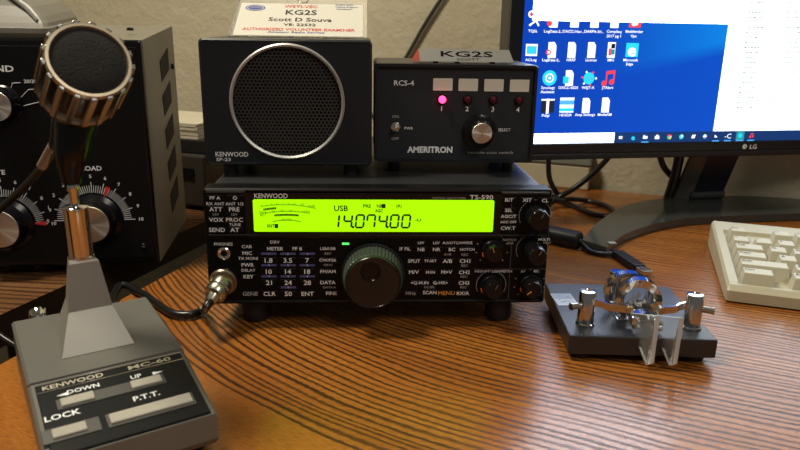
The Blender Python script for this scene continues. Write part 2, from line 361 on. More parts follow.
# buttons
def button(s_, px, py, w=13, h=5.2, mt=WHITE, th=2.6, bar=None, name='button', rr=.0006):
    b = MB(); p = PT(px, py, 0); sc = .00087
    b.prism(rrect(w*sc, h*sc, rr), (p.x, -o.y+.0002, p.z), X_, Z_, .0012, PANEL)
    b.prism(rrect(w*sc*.97, .00014, .00005, 1), (p.x, -o.y-.0011, p.z+h*sc/2-.0002), X_, Z_, .0001, SLATE)
    if s_ == 'POWER':
        n = 16; 
        for i in range(n-3):
            a = rad(90+40+i*360/n*.99); 
            b.box((p.x+math.cos(a)*.0012, -o.y-.0012, p.z+math.sin(a)*.0012), (.0005, .0001, .0005), WHITE)
        b.box((p.x, -o.y-.0012, p.z+.0012), (.0004, .0001, .0013), WHITE)
    elif s_: b.text(s_, (p.x, -o.y-.0010, p.z), X_, Z_, th*sc*1.15, mt, bold=.012)
    if bar:
        q = PT(px, bar, 0); b.prism(rrect(13.5*sc, 2.1*sc, .0002), (q.x, -o.y-.0002, q.z), X_, Z_, .0002, BLUEP)
        b.text({'1.8': '1', '3.5': '2', '7': '3', '10': '4', '14': '5', '18': '6', '21': '7', '24': '8', '28': '9', '50': '0'}[s_], (q.x, -o.y-.0004, q.z), X_, Z_, 1.8*sc, WHITE)
    return b.build(name, tr)
for a in (('PF A', 215.3, 197.6, 14), ('POWER', 235.3, 197.6, 15), ('ATT', 216, 209, 14, 5, WHITE, 3.2), ('PRE', 234.5, 209, 14, 5, WHITE, 3.2), ('VOX', 216.5, 219.4, 14, 5, WHITE, 3.1), ('PROC', 234.8, 219.4, 15, 5, WHITE, 3.1), ('SEND', 217.3, 229.5, 14, 5, WHITE, 3.1), ('AT', 235, 229.5, 14, 5, WHITE, 3.3),
    ('METER', 275.3, 248.3, 15, 4.6), ('PF B', 297.5, 248.3, 13, 4.6), ('MIC', 247.5, 252.7, 13, 4.4, WHITE, 2.8), ('PWR', 248, 264.5, 13, 4.4, WHITE, 2.8), ('KEY', 248.8, 276.2, 13, 4.4, WHITE, 2.8), ('GENE', 250.5, 293.3, 14, 5, DIM, 3.),
    ('LSB/USB', 328, 248.2, 14, 4.6, WHITE, 2.1), ('CW/FSK', 328, 259.7, 14, 4.6, WHITE, 2.3), ('FM/AM', 328, 271, 14, 4.6, WHITE, 2.6), ('DATA', 328, 282, 14, 4.6, WHITE, 2.8), ('FINE', 331.5, 292.8, 14, 4.6, WHITE, 2.7),
    ('CLR', 269.8, 293.3, 14, 5.4, WHITE, 3.3), ('ENT', 307.8, 293.3, 14, 5.4, WHITE, 3.3),
    ('IF FIL', 405, 248.5, 12, 5, WHITE, 2.5), ('NB', 421, 249, 12, 5, WHITE, 2.7), ('NR', 436.5, 249, 12, 5, WHITE, 2.7), ('BC', 451.8, 249, 12, 5, WHITE, 2.7), ('NOTCH', 467, 249, 12, 5, WHITE, 2.),
    ('SPLIT', 414, 260.6, 12.5, 5, WHITE, 2.6), ('TF-SET', 430.3, 260.4, 12, 6.5, WHITE, 2.1), ('A/B', 447.3, 260.6, 12.5, 5, WHITE, 3.), ('CH1', 464.8, 260.6, 12, 5, WHITE, 3.), ('M/V', 413.8, 271.6, 12.5, 5, WHITE, 3.), ('M.IN', 430.3, 271.8, 11.5, 5, WHITE, 2.3), ('M>V', 446.6, 271.6, 12.5, 5, WHITE, 2.8), ('CH2', 464.2, 271.8, 12, 5, WHITE, 2.9),
    ('<Q-M.IN', 419.5, 282.3, 15, 5, WHITE, 2.4), ('Q-MR>', 440.3, 282.3, 15, 5, WHITE, 2.4), ('CH3', 463.7, 282.5, 12, 5, WHITE, 2.9), ('MHz', 410.8, 292.8, 12, 5, DIM, 2.7), ('SCAN', 429.5, 292, 12, 5.5, WHITE, 2.7), ('MENU', 446.3, 292.6, 13.5, 5.4, WARM, 3.1), ('RX/A', 462.8, 292.8, 12, 5, WHITE, 2.8),
    ('RIT', 509, 199.6, 13, 5, WHITE, 2.8), ('XIT', 526.8, 199.8, 13, 5, WHITE, 2.8), ('CL', 544.8, 200.2, 13, 5, WHITE, 2.8), ('SEL', 508.5, 210, 12, 4.6, WHITE, 2.5), ('AGC/T', 508.3, 216, 12, 4.6, WHITE, 2.5), ('AGC OFF', 508, 221.6, 12, 4.6, WHITE, 1.9), ('CW.T', 507.8, 227.8, 12, 4.8, WHITE, 2.8)):
    button(*a)
for s_, x, yy, br_ in (('1.8', 268.8, 260, 253.6), ('3.5', 288, 260, 253.6), ('7', 307.4, 260, 253.6), ('10', 269, 271.2, 265), ('14', 288.2, 271.2, 265), ('18', 307.4, 271.2, 265), ('21', 269.2, 282.2, 276.2), ('24', 288.3, 282.2, 276.2), ('28', 307.5, 282.2, 276.2), ('50', 288.5, 293.3, 287.2)):
    button(s_, x, yy, 14, 6, WHITE, 3.7, bar=br_, name='keypad_button')
p = PT(345.6, 243.6); MB().prism(rrect(.0055, .0015, .0004), (p.x, -o.y, p.z), X_, Z_, .0006, mat('green_led', (.1, 1., .15), .3, emit=1.2)).build('indicator_light', tr, label='green indicator light')
# frame lines right block
b = MB()
for (x0, y0, x1, y1) in ((474, 269, 550, 269), (511.5, 204, 511, 232), (511.5, 245, 511, 300)):
    p, q = PT(x0, y0), PT(x1, y1); q.x = p.x if y1-y0 > 5 else q.x; q.z = p.z if y1 == y0 else q.z; b.box(((p.x+q.x)/2, -o.y-.0001, (p.z+q.z)/2), (abs(q.x-p.x)+.0004, .0003, abs(p.z-q.z)+.0003), mat('grey_line', (.09, .09, .09), .4))
b.build('panel_dividers', tr)
# main dial
c = PT(372.8, 273.2); ax = (0, -1, 0)
b = MB(); p = (c.x, -o.y+.0005, c.z)
b.lathe([(.0250, 0), (.0250, .0030), (.0238, .0036), (.0226, .0036)], BLK, p, ax, 64); b.build('dial_skirt', tr)
b = MB(); n = 96; vs = []; fs = []; q = V(ax).to_track_quat('Z', 'Y').to_matrix()
GRIP = mat('ribbed_dial_rubber', (.05, .06, .05), .35)
prof = [(.0228, .0030, 0), (.0235, .0042, 1), (.0222, .0185, 1), (.0212, .0195, 0)]
for (r, h, kn) in prof:
    for i in range(n):
        rr = r-(.0008 if (i % 2 and kn) else 0); a = 2*PI*i/n
        vs.append(V(p)+q @ V((rr*math.cos(a), rr*math.sin(a), h)))
for j in range(3):
    for i in range(n): fs.append((j*n+i, j*n+(i+1) % n, (j+1)*n+(i+1) % n, (j+1)*n+i))
b.add(vs, fs, GRIP)
dial = MB().lathe([(.0215, .002), (.0210, .0195), (.0206, .0215), (.0200, .0222), (.0196, .0222), (.0193, .0218), (.0, .0218)], mat('dial_face', (.012, .012, .013), .25), p, ax, 64)
do = dial.build('tuning_dial', tr)
b.build('dial_grip_ring', do, label=None)
fc = (c.x-.0020, -o.y+.0005-.0218, c.z+.0088)
MB().lathe([(.0000, .0001), (.0062, .0002), (.0069, .0011), (.0076, .0011), (.0078, -.0001)][::-1], BLKS, fc, ax, 32).build('finger_dimple', do)
# small knobs
ARCW = mat('light_grey_arc', (.42, .42, .40), .5)
def knob(px, py, R, ticks=None, arc=True, L=.013, r1=.0078, mark=None, name='knob', conc=False):
    c = PT(px, py); b = MB()
    if arc:
        for i in range(26):
            a = rad(-25+i*230/25)
            b.box((0, 0, 0), (.0011, .0002, .0005), ARCW, X=M.Translation((c.x+R*math.cos(a), -o.y-.0002, c.z+R*math.sin(a))) @ M.Rotation(-a-PI/2, 4, 'Y'))
    if ticks:
        for i in range(9):
            a = rad(225-i*270/8)
            b.box((0, 0, 0), (.0005 if i % 2 else .0007, .0002, .0012), ARCW, X=M.Translation((c.x+R*math.cos(a), -o.y-.0002, c.z+R*math.sin(a))) @ M.Rotation(-a+PI/2, 4, 'Y'))
    b.build('knob_scale', tr)
    b = MB(); p = (c.x, -o.y, c.z)
    if conc:
        b.lathe([(r1*1.22, 0), (r1*1.22, .0045), (r1*1.1, .0055), (r1, .0055)], BLKS, p, ax, 32)
    n = 40; vs = []; fs = []; q = V(ax).to_track_quat('Z', 'Y').to_matrix()
    pr = [(r1, .001, 0), (r1, .0025, 1), (r1*.92, L-.001, 1), (r1*.84, L, 0), (0.0001, L, 0)]
    for (r, h, kn) in pr:
        for i in range(n):
            rr = r-(.0005 if (i % 4 == 0 and kn) else 0); a = 2*PI*i/n; vs.append(V(p)+q @ V((rr*math.cos(a), rr*math.sin(a), h)))
    for j in range(len(pr)-1):
        for i in range(n): fs.append((j*n+i, j*n+(i+1) % n, (j+1)*n+(i+1) % n, (j+1)*n+i))
    b.add(vs, fs, BLKS)
    a = rad(mark if mark is not None else 60)
    ml = [(math.cos(a)*r1*t_, math.sin(a)*r1*t_) for t_ in (.25, .8)]
    b.tube([(c.x+ml[0][0], -o.y-L-.0001, c.z+ml[0][1]), (c.x+ml[1][0], -o.y-L-.0001, c.z+ml[1][1])], .0003, WARM if mark is not None else SLATE, 6, 1)
    if conc: b.tube([(c.x-r1*1.15, -o.y-.0052, c.z-.001), (c.x-r1*1.05, -o.y-.0058, c.z-.004)], .0005, mat('orange_mark', (.8, .12, .04), .5), 6, 1)
    return b.build(name, tr)
knob(535, 215.5, .0125, L=.015, r1=.0088)
knob(532, 249.5, .0125, L=.019, r1=.0078)
knob(492, 249.5, .0125, ticks=1, arc=False, L=.013, r1=.0072, mark=110, conc=True)
knob(491, 284.8, .0118, L=.014, r1=.0076, conc=True)
knob(529.5, 284, .0122, ticks=1, arc=False, L=.014, r1=.0074, mark=215, conc=True)
# phones jack, mic socket
c = PT(224, 253.2)
MB().lathe([(.0024, -.001), (.0026, .0006), (.0042, .0014), (.0050, .0008), (.0052, 0)][::-1], NICKEL, (c.x, -o.y, c.z), ax, 28).lathe([(.0025, 0), (.0025, .0005)], BLKS, (c.x, -o.y, c.z), ax, 20).build('phones_jack', tr, label='round headphone jack with a copper coloured rim')
ms = PT(223.5, 281.5)
MB().lathe([(.0108, 0), (.0108, .0025), (.0100, .0035), (.0096, .0035), (.0094, .006), (.0090, .006)], mat('worn_brass', (.42, .36, .26), .3, .95), (ms.x, -o.y, ms.z), ax, 36).build('microphone_socket', tr)

# ------------------------------------------------------------------ external speaker
SY = .05
q0, q1, q2, q3 = aty(199, 38, SY), aty(372, 40, SY), aty(203, 164.5, SY), aty(372, 166.5, SY)
sx0, sx1 = (q0.x+q2.x)/2+.0004, (q1.x+q3.x)/2; sz0, sz1 = (q2.z+q3.z)/2, (q0.z+q1.z)/2
sp = thing('speaker', ((sx0+sx1)/2, SY+.06, ZT-.0035), 0, 'black square loudspeaker with silver ring around a round grille, on the left of the radio', 'loudspeaker')
so = sp.location; zc = (sz0+sz1)/2-so.z; W = sx1-sx0; Hh = sz1-sz0
def PS(px, py, Y=SY): return toloc(sp, aty(px, py, Y))
b = MB(); b.prism(rrect(W, Hh, .004), (0, -.048, zc), X_, Z_, -.108, BLKM); b.build('cabinet', sp)
c = PS(287.4, 102.4); RR = .0450; IR = .0428
FRONT = mat('speaker_front_plastic', (.016, .019, .024), .4, grain=.0001, gs=1400, spec=.25)
b = MB()   # front plate with a round opening
n = 64; vs = []; fs = []; ring = []; F0, F1 = -.060, -.048
def sqp(a, w, h, r=.006):
    dx, dz = math.cos(a), math.sin(a); t_ = min(w/abs(dx) if abs(dx) > 1e-9 else 9, h/abs(dz) if abs(dz) > 1e-9 else 9); return dx*t_, dz*t_
corner = []
for i in range(n):
    a = 2*PI*i/n
    ci = (c.x+IR*math.cos(a), c.z+IR*math.sin(a))
    dx, dz = math.cos(a), math.sin(a)
    tx_ = ((W/2-.002-c.x*(1 if dx > 0 else -1))/abs(dx)) if abs(dx) > 1e-6 else 9
    tz_ = ((Hh/2-.002-(c.z-zc)*(1 if dz > 0 else -1))/abs(dz)) if abs(dz) > 1e-6 else 9
    t_ = min(tx_, tz_); ring.append((ci, (c.x+dx*t_, c.z+dz*t_)))
for (ci, co) in ring:
    vs += [(ci[0], F0, ci[1]), (co[0], F0, co[1]), (ci[0], F0+.008, ci[1])]
cs = {}
for i in range(n):
    j = (i+1) % n; A1 = ring[i][1]; B1 = ring[j][1]
    if abs(A1[0]-B1[0]) > 1e-5 and abs(A1[1]-B1[1]) > 1e-5:
        cr = (math.copysign(W/2-.002, A1[0]), zc+math.copysign(Hh/2-.002, A1[1]-zc)); vs.append((cr[0], F0, cr[1])); fs.append((3*i, 3*i+1, len(vs)-1, 3*j+1, 3*j))
    else: fs.append((3*i, 3*i+1, 3*j+1, 3*j))
    fs.append((3*i, 3*j, 3*j+2, 3*i+2))
b.add(vs, fs, FRONT)
o1 = rrect(W, Hh, .004, 5); o2 = rrect(W-.003, Hh-.003, .003, 5); m_ = len(o1)      # rounded outer frame lip
vs = [(x, F1, zc+z) for x, z in o1]+[(x, F0+.0012, zc+z) for x, z in o1]+[(x, F0-.0003, zc+z) for x, z in o2]+[(x*.975, F0+.0003, zc+z*.975) for x, z in o2]
fs = [(j*m_+i, j*m_+(i+1) % m_, (j+1)*m_+(i+1) % m_, (j+1)*m_+i) for j in range(3) for i in range(m_)]
b.add(vs, fs, FRONT, True)
b.text('KENWOOD', PS(232, 154.2, SY)+V((0, 0, 0)), X_, Z_, .0038, WHITE, w=.0262, bold=.008, lift=.0003)
b.text('SP-23', PS(223.6, 159.4, SY), X_, Z_, .0026, WHITE, w=.0115, bold=.008, lift=.0003)
b.build('front_panel', sp)
MB().lathe([(RR, -.002), (RR+.0007, .0012), (RR-.0005, .0026), (IR+.0002, .0014), (IR, -.003)], SILV, (c.x, F0, c.z), ax, 96, caps=False).build('trim_ring', sp, label='silver trim ring')
b = MB(); pit = .0031; N = 16; GR = mat('black_perforated_metal', (.036, .038, .037), .4)
for j in range(-16, 17):
    for i in range(-16, 17):
        x = (i+(.5 if j % 2 else 0))*pit; z = j*pit*.866
        if math.hypot(x, z) > IR+.0012: continue
        ro, ri = pit/math.sqrt(3)*1.0, pit*.385; vs = []
        for k in range(6):
            a = rad(30+60*k); vs += [(c.x+x+ro*math.cos(a), F0+.0022, c.z+z+ro*math.sin(a))]
        for k in range(6):
            a = rad(30+60*k); vs += [(c.x+x+ri*math.cos(a), F0+.0022, c.z+z+ri*math.sin(a))]
        for k in range(6):
            a = rad(30+60*k); vs += [(c.x+x+ri*math.cos(a), F0+.0028, c.z+z+ri*math.sin(a))]
        b.add(vs, [(k, (k+1) % 6, 6+(k+1) % 6, 6+k) for k in range(6)]+[(6+k, 6+(k+1) % 6, 12+(k+1) % 6, 12+k) for k in range(6)], GR)
b.build('grille', sp)
MB().lathe([(.0, -.022), (.010, -.018), (.0105, -.020), (.031, -.006), (.034, -.005), (.036, -.0065), (.0426, -.0065)][::-1], mat('paper_cone', (.006, .006, .006), .7), (c.x, F0, c.z), ax, 48, caps=False).build('speaker_cone', sp)
for sx in (-1, 1):
    for yy in (-.045, .045): MB().lathe([(.006, 0), (.006, sz0-so.z+.0005)], RUB, (sx*.05, yy, 0), n=16).build('rubber_foot', sp)

# ------------------------------------------------------------------ coax switch
KY = .07
bx0, bx1 = aty(374.5, 111, KY).x, aty(534.7, 114, KY).x; bz0, bz1 = aty(450, 161.8, KY).z, aty(450, 64, KY).z
cs_ = thing('antenna_switch', ((bx0+bx1)/2, KY+.05, ZT-.0035), 0, 'charcoal antenna switch box with four square stickers and one lit red lamp', 'switch box')
ko = cs_.location; zc = (bz0+bz1)/2-ko.z; W = bx1-bx0; Hh = bz1-bz0
def PK(px, py, Y=KY): return toloc(cs_, aty(px, py, Y))
b = MB(); b.prism(rrect(W, Hh, .003), (0, -.0487, zc), X_, Z_, -.1, BLKM); 
o1 = rrect(W, Hh, .003, 4); o2 = rrect(W-.005, Hh-.005, .0015, 4); m_ = len(o1)
vs = [(x, -.0525, zc+z) for x, z in o1]+[(x*.996, -.0535, zc+z*.996) for x, z in o1]+[(x, -.0535, zc+z) for x, z in o2]+[(x, -.048, zc+z) for x, z in o2]
b.add(vs, [(j*m_+i, j*m_+(i+1) % m_, (j+1)*m_+(i+1) % m_, (j+1)*m_+i) for j in range(3) for i in range(m_)], BLKM)
b.build('cabinet', cs_)
b = MB(); b.box((0, -.0495, zc), (W-.005, .002, Hh-.005), CHAR)
for s_, x, yy, h_, w_, mm in (('RCS-4', 404, 83, .0042, .0165, WHITE), ('1', 441.5, 108.5, .0040, None, WHITE), ('2', 467, 108.8, .0040, None, WHITE), ('3', 492.7, 109.2, .0040, None, WHITE), ('4', 517.8, 109.7, .0040, None, WHITE),
    ('ON', 395.5, 116.5, .0022, .0055, DIM), ('OFF', 395, 138.6, .0022, .0062, DIM), ('PWR', 408.7, 128.2, .0022, .0072, WHITE), ('SELECT', 504.3, 129.8, .0024, .0105, WHITE), ('AMERITRON', 429.8, 149.6, .0050, .0385, WHITE), ('remote coax switch', 490.5, 152.4, .0024, .0385, DIM)):
    b.text(s_, PK(x, yy, KY-.0005)+V((0, .0, 0)), X_, Z_, h_, mm, w=w_, bold=.04 if s_ == 'AMERITRON' else .01, lift=.0003)
b.build('front_panel', cs_)
STK = mat('off_white_sticker', (.80, .79, .68), .55)
LEDD = mat('dark_red_lens', (.06, .004, .010), .15); LEDL = mat('lit_red_lens', (1., .03, .12), .2, emit=6.)
for i, (x, yy) in enumerate(((442.8, 84.4), (468.2, 84.8), (493.8, 85.2), (519.4, 85.7))):
    p = PK(x, yy, KY); MB().prism(rrect(.0162, .0100, .0006), (p.x, -.0504, p.z), X_, Z_, .0003, STK).build('sticker', cs_)
    p = PK(x-.8, 99.2+.35*i, KY); lit = i == 0
    l = MB().lathe([(.0040, 0), (.0040, .001), (.0034, .0018)], BLKS, (p.x, -.0505, p.z), ax, 20).lathe([(.0031, .001), (.0030, .0035), (.0020, .0052), (.0, .0058)], LEDL if lit else LEDD, (p.x, -.0505, p.z), ax, 20)
    l.build('indicator_lamp', cs_, label='glowing pinkish red lamp' if lit else None)
c = PK(479, 130.5, KY); kb = MB()
n = 48; vs = []; fs = []
pr = [(.0142, 0, 0), (.0142, .0025, 0), (.0118, .0040, 0), (.0100, .0045, 1), (.0094, .0150, 1), (.0084, .0155, 0)]; q = V(ax).to_track_quat('Z', 'Y').to_matrix()
for (r, h, kn) in pr:
    for i in range(n):
        rr = r-(.0006 if (i % 2 and kn) else 0); a = 2*PI*i/n; vs.append(V((c.x, -.0505, c.z))+q @ V((rr*math.cos(a), rr*math.sin(a), h)))
for j in range(len(pr)-1):
    for i in range(n): fs.append((j*n+i, j*n+(i+1) % n, (j+1)*n+(i+1) % n, (j+1)*n+i))
kb.add(vs, fs, BLKS); kb.box((c.x+.0012, -.0505-.0030, c.z+.0121), (.0012, .0006, .0024), WHITE)
ks = kb.build('selector_knob', cs_)
def spun_disc(name, parent, p, r, depth=.0006):     # object of its own whose local Y axis is the turned axis
    me = MB().lathe([(r, 0), (r, depth*.5), (r-depth*.5, depth), (0, depth)], SPUN, (0, 0, 0), (0, -1, 0), 48)
    o_ = me.build(name, parent); o_.location = p; return o_
spun_disc('knob_cap', ks, (c.x, -.0505-.0155, c.z), .0084)
c = PK(395.5, 126.6, KY)
MB().lathe([(.0042, 0), (.0042, .0015), (.0030, .002), (.0026, .002), (.0026, .0045), (.0, .0045)], NICKEL, (c.x, -.0505, c.z), ax, 6, False).tube([(c.x, -.0545, c.z), (c.x+.0005, -.061, c.z+.002)], lambda t_: .0011+.0006*t_, NICKEL, 12, 1).build('toggle_switch', cs_, label='small nickel toggle switch')
for sx in (-1, 1):
    for yy in (-.035, .035): MB().lathe([(.005, 0), (.005, bz0-ko.z+.0005)], RUB, (sx*.05, yy, 0), n=16).build('rubber_foot', cs_)

# ------------------------------------------------------------------ desk name plate on the switch box
zt = bz1
p0 = aty(420.3, 59.6, .080); p1 = aty(514, 60.2, .080)
npt = thing('name_plate', ((p0.x+p1.x)/2, .0885, zt), 0, 'small silver tent-shaped name plate with black call sign lettering, on the antenna switch', 'name plate')
L = (p1.x-p0.x); zb = .0016; hz = aty(460, 49.3, .0885).z-zt-zb
PLT = mat('brushed_silver_plate', (.36, .36, .33), .38, .6)
ORG = mat('red_orange_end', (.50, .10, .06), .5)
b = MB(); b.add([(-L/2, -.0085, zb), (L/2, -.0085, zb), (L/2-.003, 0, zb+hz), (-L/2-.001, 0, zb+hz), (-L/2, .0085, zb), (L/2, .0085, zb), (-L/2, -.0075, zb), (L/2, -.0075, zb)], [(0, 1, 2, 3), (3, 2, 5, 4), (0, 4, 5, 1)], PLT)
b.build('plate', npt)
MB().prism([(-.0085, 0), (.0085, 0), (0, hz)], (-L/2-.0006, 0, zb), Y_, Z_, -.0012, ORG).build('end_cap', npt, label='red-orange end') if 0 else None
MB().add([(-L/2-.0004, -.0085, zb), (-L/2-.0014, 0, zb+hz), (-L/2-.0064, .0085, zb), (-L/2+.001, .0085, zb), (-L/2+.001, 0, zb+hz-.0005), (-L/2+.001, -.0085, zb)], [(0, 1, 2), (0, 3, 2), (0, 5, 3), (1, 2, 3, 4), (0, 1, 4, 5)], ORG).build('end_cap', npt, label='red-orange end')
MB().add([(L/2, -.0085, zb), (L/2-.003, 0, zb+hz), (L/2-.002, .0085, zb)], [(0, 2, 1)], mat('pale_end', (.55, .5, .45), .5)).build('end_cap', npt, label='pale end')
ey = V((0, .0085, hz)).normalized(); b = MB()
b.text('KG2S', V((0, -.0085, zb))+ey*.0078, X_, ey, .0056, LCDK if 0 else BLKS, w=.044, bold=.01, lift=.0002)
b.text('SCOTT', V((.001, -.0085, zb))+ey*.0022, X_, ey, .0022, BLKS, w=.019, lift=.0002); b.build('engraving', npt)
for x in (-.026, -.008, .022): MB().box((x, -.002, zb/2), (.004, .008, zb+.0003), BLKS).build('support', npt)

# ------------------------------------------------------------------ badge on the speaker
bz = sz1
e0 = aty(228, 36, .085); e1 = aty(367, 37, .085)
bd = thing('name_badge', ((e0.x+e1.x)/2, .085, bz), 0, 'clear plastic badge holder with printed white card, leaning on top of the speaker', 'badge')
ang = rad(28); ey = V((0, math.cos(ang), math.sin(ang))); nz = X_.cross(ey); Wb = e1.x-e0.x; z0_ = .0008
SLV = mat('hazy_clear_vinyl', (.75, .74, .68), .22, trans=.75)
CARD = mat('white_card', (.66, .64, .56), .6)
b = MB(); b.prism(rrect(Wb, .076, .004, cy=.038), (0, 0, z0_), X_, ey, -.0004, SLV); b.prism([(-Wb/2, 0), (Wb/2, 0), (Wb/2, .0012), (-Wb/2, .0012)], (0, 0, z0_), X_, ey, .0008, SLV)
b.prism([(-Wb/2, 0.001), (-Wb/2+.0015, .001), (-Wb/2+.0015, .07), (-Wb/2, .07)], (0, 0, z0_), X_, ey, .0005, SLV); b.build('plastic_sleeve', bd)
b = MB(); cw = .107; b.prism([(-cw/2, .002), (cw/2, .002), (cw/2, .059), (-cw/2, .059)], (0, 0, z0_), X_, ey, .0003, CARD)
PB = mat('dark_blue_print', (.05, .08, .32), .5); PR = mat('red_card_print', (.65, .06, .05), .5); PK_ = mat('black_card_print', (.02, .02, .02), .5)
def bt(s_, x, y_, h, m, w): b.text(s_, V((0, 0, z0_))+X_*x+ey*(y_+.0032), X_, ey, h, m, w=w, bold=.015, lift=.0005)
bt('W5YI-VEC', -.001, .0505, .0048, PR, .029); bt('KG2S', 0, .0395, .0085, PK_, .027); bt('Scott D Souva', 0, .0265, .0062, PK_, .054); bt('VE: 22532', 0, .0175, .0042, PK_, .027)
bt('AUTHORIZED VOLUNTEER EXAMINER', 0, .0092, .0042, PR, .094); bt('Amateur Radio Service', -.002, .0045, .0028, PB, .047)
bt('Amateur Radio', .037, .055, .0022, PB, .016); bt('Testing Program', .039, .0508, .0022, PB, .020); bt('Coordinator', .037, .0468, .0022, PB, .014)
b.build('card', bd)
vs = [(-.0405+.0085*math.cos(a*PI/12), .050+.0055*math.sin(a*PI/12)) for a in range(24)]; b = MB()
for k, mm in ((1., PB), (.86, CARD), (.74, PB)): b.prism([((x+.0405)*k-.0405, (y_-.05)*k+.05) for x, y_ in vs], V((0, 0, z0_))+nz*(.0004+.0001*(2-k)), X_, ey, .00003, mm)
b.text('W5YI', V((0, 0, z0_))+X_*-.0405+ey*.05, X_, ey, .003, CARD, w=.009, lift=.0008)
b.build('emblem', bd, label='blue oval emblem')
b = MB(); pc = V((0, 0, z0_))+ey*.066
b.tube([pc+X_*(.0045*math.cos(i*PI/8))+ey*(.0045*math.sin(i*PI/8)) for i in range(17)], .0006, NICKEL, 8, 1)
b.tube([pc-ey*.004-nz*.001, pc-nz*.010+V((0, .002, -.010)), V((0, pc.y+.002, .0))], .001, NICKEL, 8, 4); b.build('clip', bd, label='nickel ring and wire clip')

# ------------------------------------------------------------------ amplifier
AC = V((-.0735, .13, 0)); aw, ad, AZ0, AZ1 = .355, .155, .010, .2170
am = thing('power_amplifier', (0, 0, 0), rad(5), 'black-fronted amplifier with grey case, silver-capped dials and curved white scales, behind the microphone', 'amplifier')
cth, sth = math.cos(rad(5)), math.sin(rad(5))
am.location = AC + V((-aw/2*cth, -aw/2*sth, 0)) + V((-sth*ad/2, cth*ad/2, 0)); am.location.z = 0
AN = V((sth, -cth, 0))
def PA(px, py, off=0.): return toloc(am, on(px, py, AC+AN*off, AN))
fy = -ad/2
b = MB()
prof = [(fy+.004, AZ0), (ad/2, AZ0), (ad/2, AZ1+.0118), (fy+.0045, AZ1)]
prof2 = prof
vs = [(-aw/2, y_, z) for y_, z in prof]+[(aw/2, y_, z) for y_, z in prof]; n = len(prof)
b.add(vs, [tuple(range(n-1, -1, -1)), tuple(range(n, 2*n))]+[(i, (i+1) % n, n+(i+1) % n, n+i) for i in range(n)], CAB)
b.build('case', am)
b = MB(); HOLE = mat('dark_opening', (.006, .006, .006), .8)
for r_ in range(5):
    z = AZ1-.022-r_*.034
    b.prism([(fy+.072, z), (fy+.118, z+.012), (fy+.118, z-.010), (fy+.076, z-.020)], (aw/2+.0001, 0, 0), Y_, Z_, .0004, HOLE)
b.build('side_vent', am)
b = MB(); PNL = mat('amp_front_panel', (.006, .0065, .007), .45, grain=.0002, gs=700, spec=.18)
b.box((0, fy+.002, (AZ0+AZ1)/2), (aw-.001, .006, AZ1-AZ0), BLKS, .0018)
b.box((0, fy-.0009, (AZ0+AZ1)/2), (aw-.010, .001, AZ1-AZ0-.012), PNL, .0004); b.build('front_panel', am)
for (x, z) in ((aw/2-.0135, AZ0+.017), (aw/2-.0135, AZ1-.02), (-aw/2+.0135, AZ0+.017), (-aw/2+.0135, AZ1-.02)):
    MB().lathe([(.0032, 0), (.0032, .0008), (.0022, .0018), (.0, .002)], BLKS, (x, fy-.0012, z), ax, 16).box((x, fy-.0032, z), (.003, .0003, .0006), GREY).build('screw', am)
for (x, y_, z) in ((aw/2-.020, fy+.05, AZ1+.0075),):
    MB().lathe([(.0035, 0), (.003, .0025), (0, .003)], BLKS, (x, y_, z), n=14).build('screw', am)
MB().lathe([(.003, 0), (.0028, .0025), (0, .003)], BLKS, (aw/2, fy+.135, AZ1-.03), (1, 0, 0), 14).build('screw', am)
for sx in (-1, 1):
    for sy in (-1, 1): MB().lathe([(.011, 0), (.009, AZ0+.0005)], RUB, (-.05+sx*.09, sy*(ad/2-.03), 0), n=18).build('rubber_foot', am)
PTS = -.0015
def amp_dial(px, py, start, end, nums, red, R, rcap, scale=True, label=None, L=.022):
    c = PA(px, py); b = MB(); y_ = fy-.0016
    if scale:
        n = (nums[1]-nums[0])*5
        for i in range(n+1):
            f_ = i/n; a = rad(start+(end-start)*f_); mj = i % 5 == 0; r0, r1 = R*.74, R*(1.02 if mj else .93)
            X = M.Translation((c.x+(r0+r1)/2*math.cos(a), y_, c.z+(r0+r1)/2*math.sin(a))) @ M.Rotation(-a+PI/2, 4, 'Y')
            b.box((0, 0, 0), (.00045 if not mj else .0006, .0002, r1-r0), WHITE, X=X)
            if mj:
                q = V((c.x+R*1.17*math.cos(a), fy-.0014, c.z+R*1.17*math.sin(a))); b.text(str(nums[0]+i//5), q, X_, Z_, .0031, WHITE, bold=.02)
        a = rad(start+(end-start)*red); X = M.Translation((c.x, y_-.0002, c.z)) @ M.Rotation(-a+PI/2, 4, 'Y')
        b.add([(X @ V(p)) for p in ((-.0023, 0, R*.97), (.0023, 0, R*.97), (.0004, 0, R*.68), (-.0004, 0, R*.68))], [(0, 3, 2, 1)], RED)
        b.build('dial_scale', am, label='curved white tick scale with red pointer')
    b = MB(); b.lathe([(R*.70, 0), (R*.70, .002), (R*.62, .004), (rcap*1.22, .005), (rcap*1.12, L-.002), (rcap*1.05, L)], BLKS, (c.x, fy-.0015, c.z), ax, 48)
    k_ = b.build('dial_knob', am); spun_disc('knob_cap', k_, (c.x, fy-.0015-L, c.z), rcap)
    if label:
        q = PA(label[1], label[2]); return (label[0], q)
lab = []
lab.append(amp_dial(95.5, 219.5, 180, 0, (0, 10), .64, .0355, .0170, label=('LOAD', 92, 168), L=.016))
lab.append(amp_dial(7, 224, 180, 0, (0, 10), .995, .0355, .0170, label=('PLATE', -5, 172), L=.016))
amp_dial(4, 104, 0, 0, (0, 1), 0, .024, .0128, scale=False, L=.016)
for s_, q in lab: MB().text(s_, (q.x, fy-.0014, q.z), X_, Z_, .0042, WHITE, bold=.02).build('dial_label', am)
b = MB()
q = PA(-2.5, 68.5); b.text('BAND', (q.x, fy-.0014, q.z), X_, Z_, .0052, WHITE, w=.0275, bold=.025); b.build('dial_label', am)
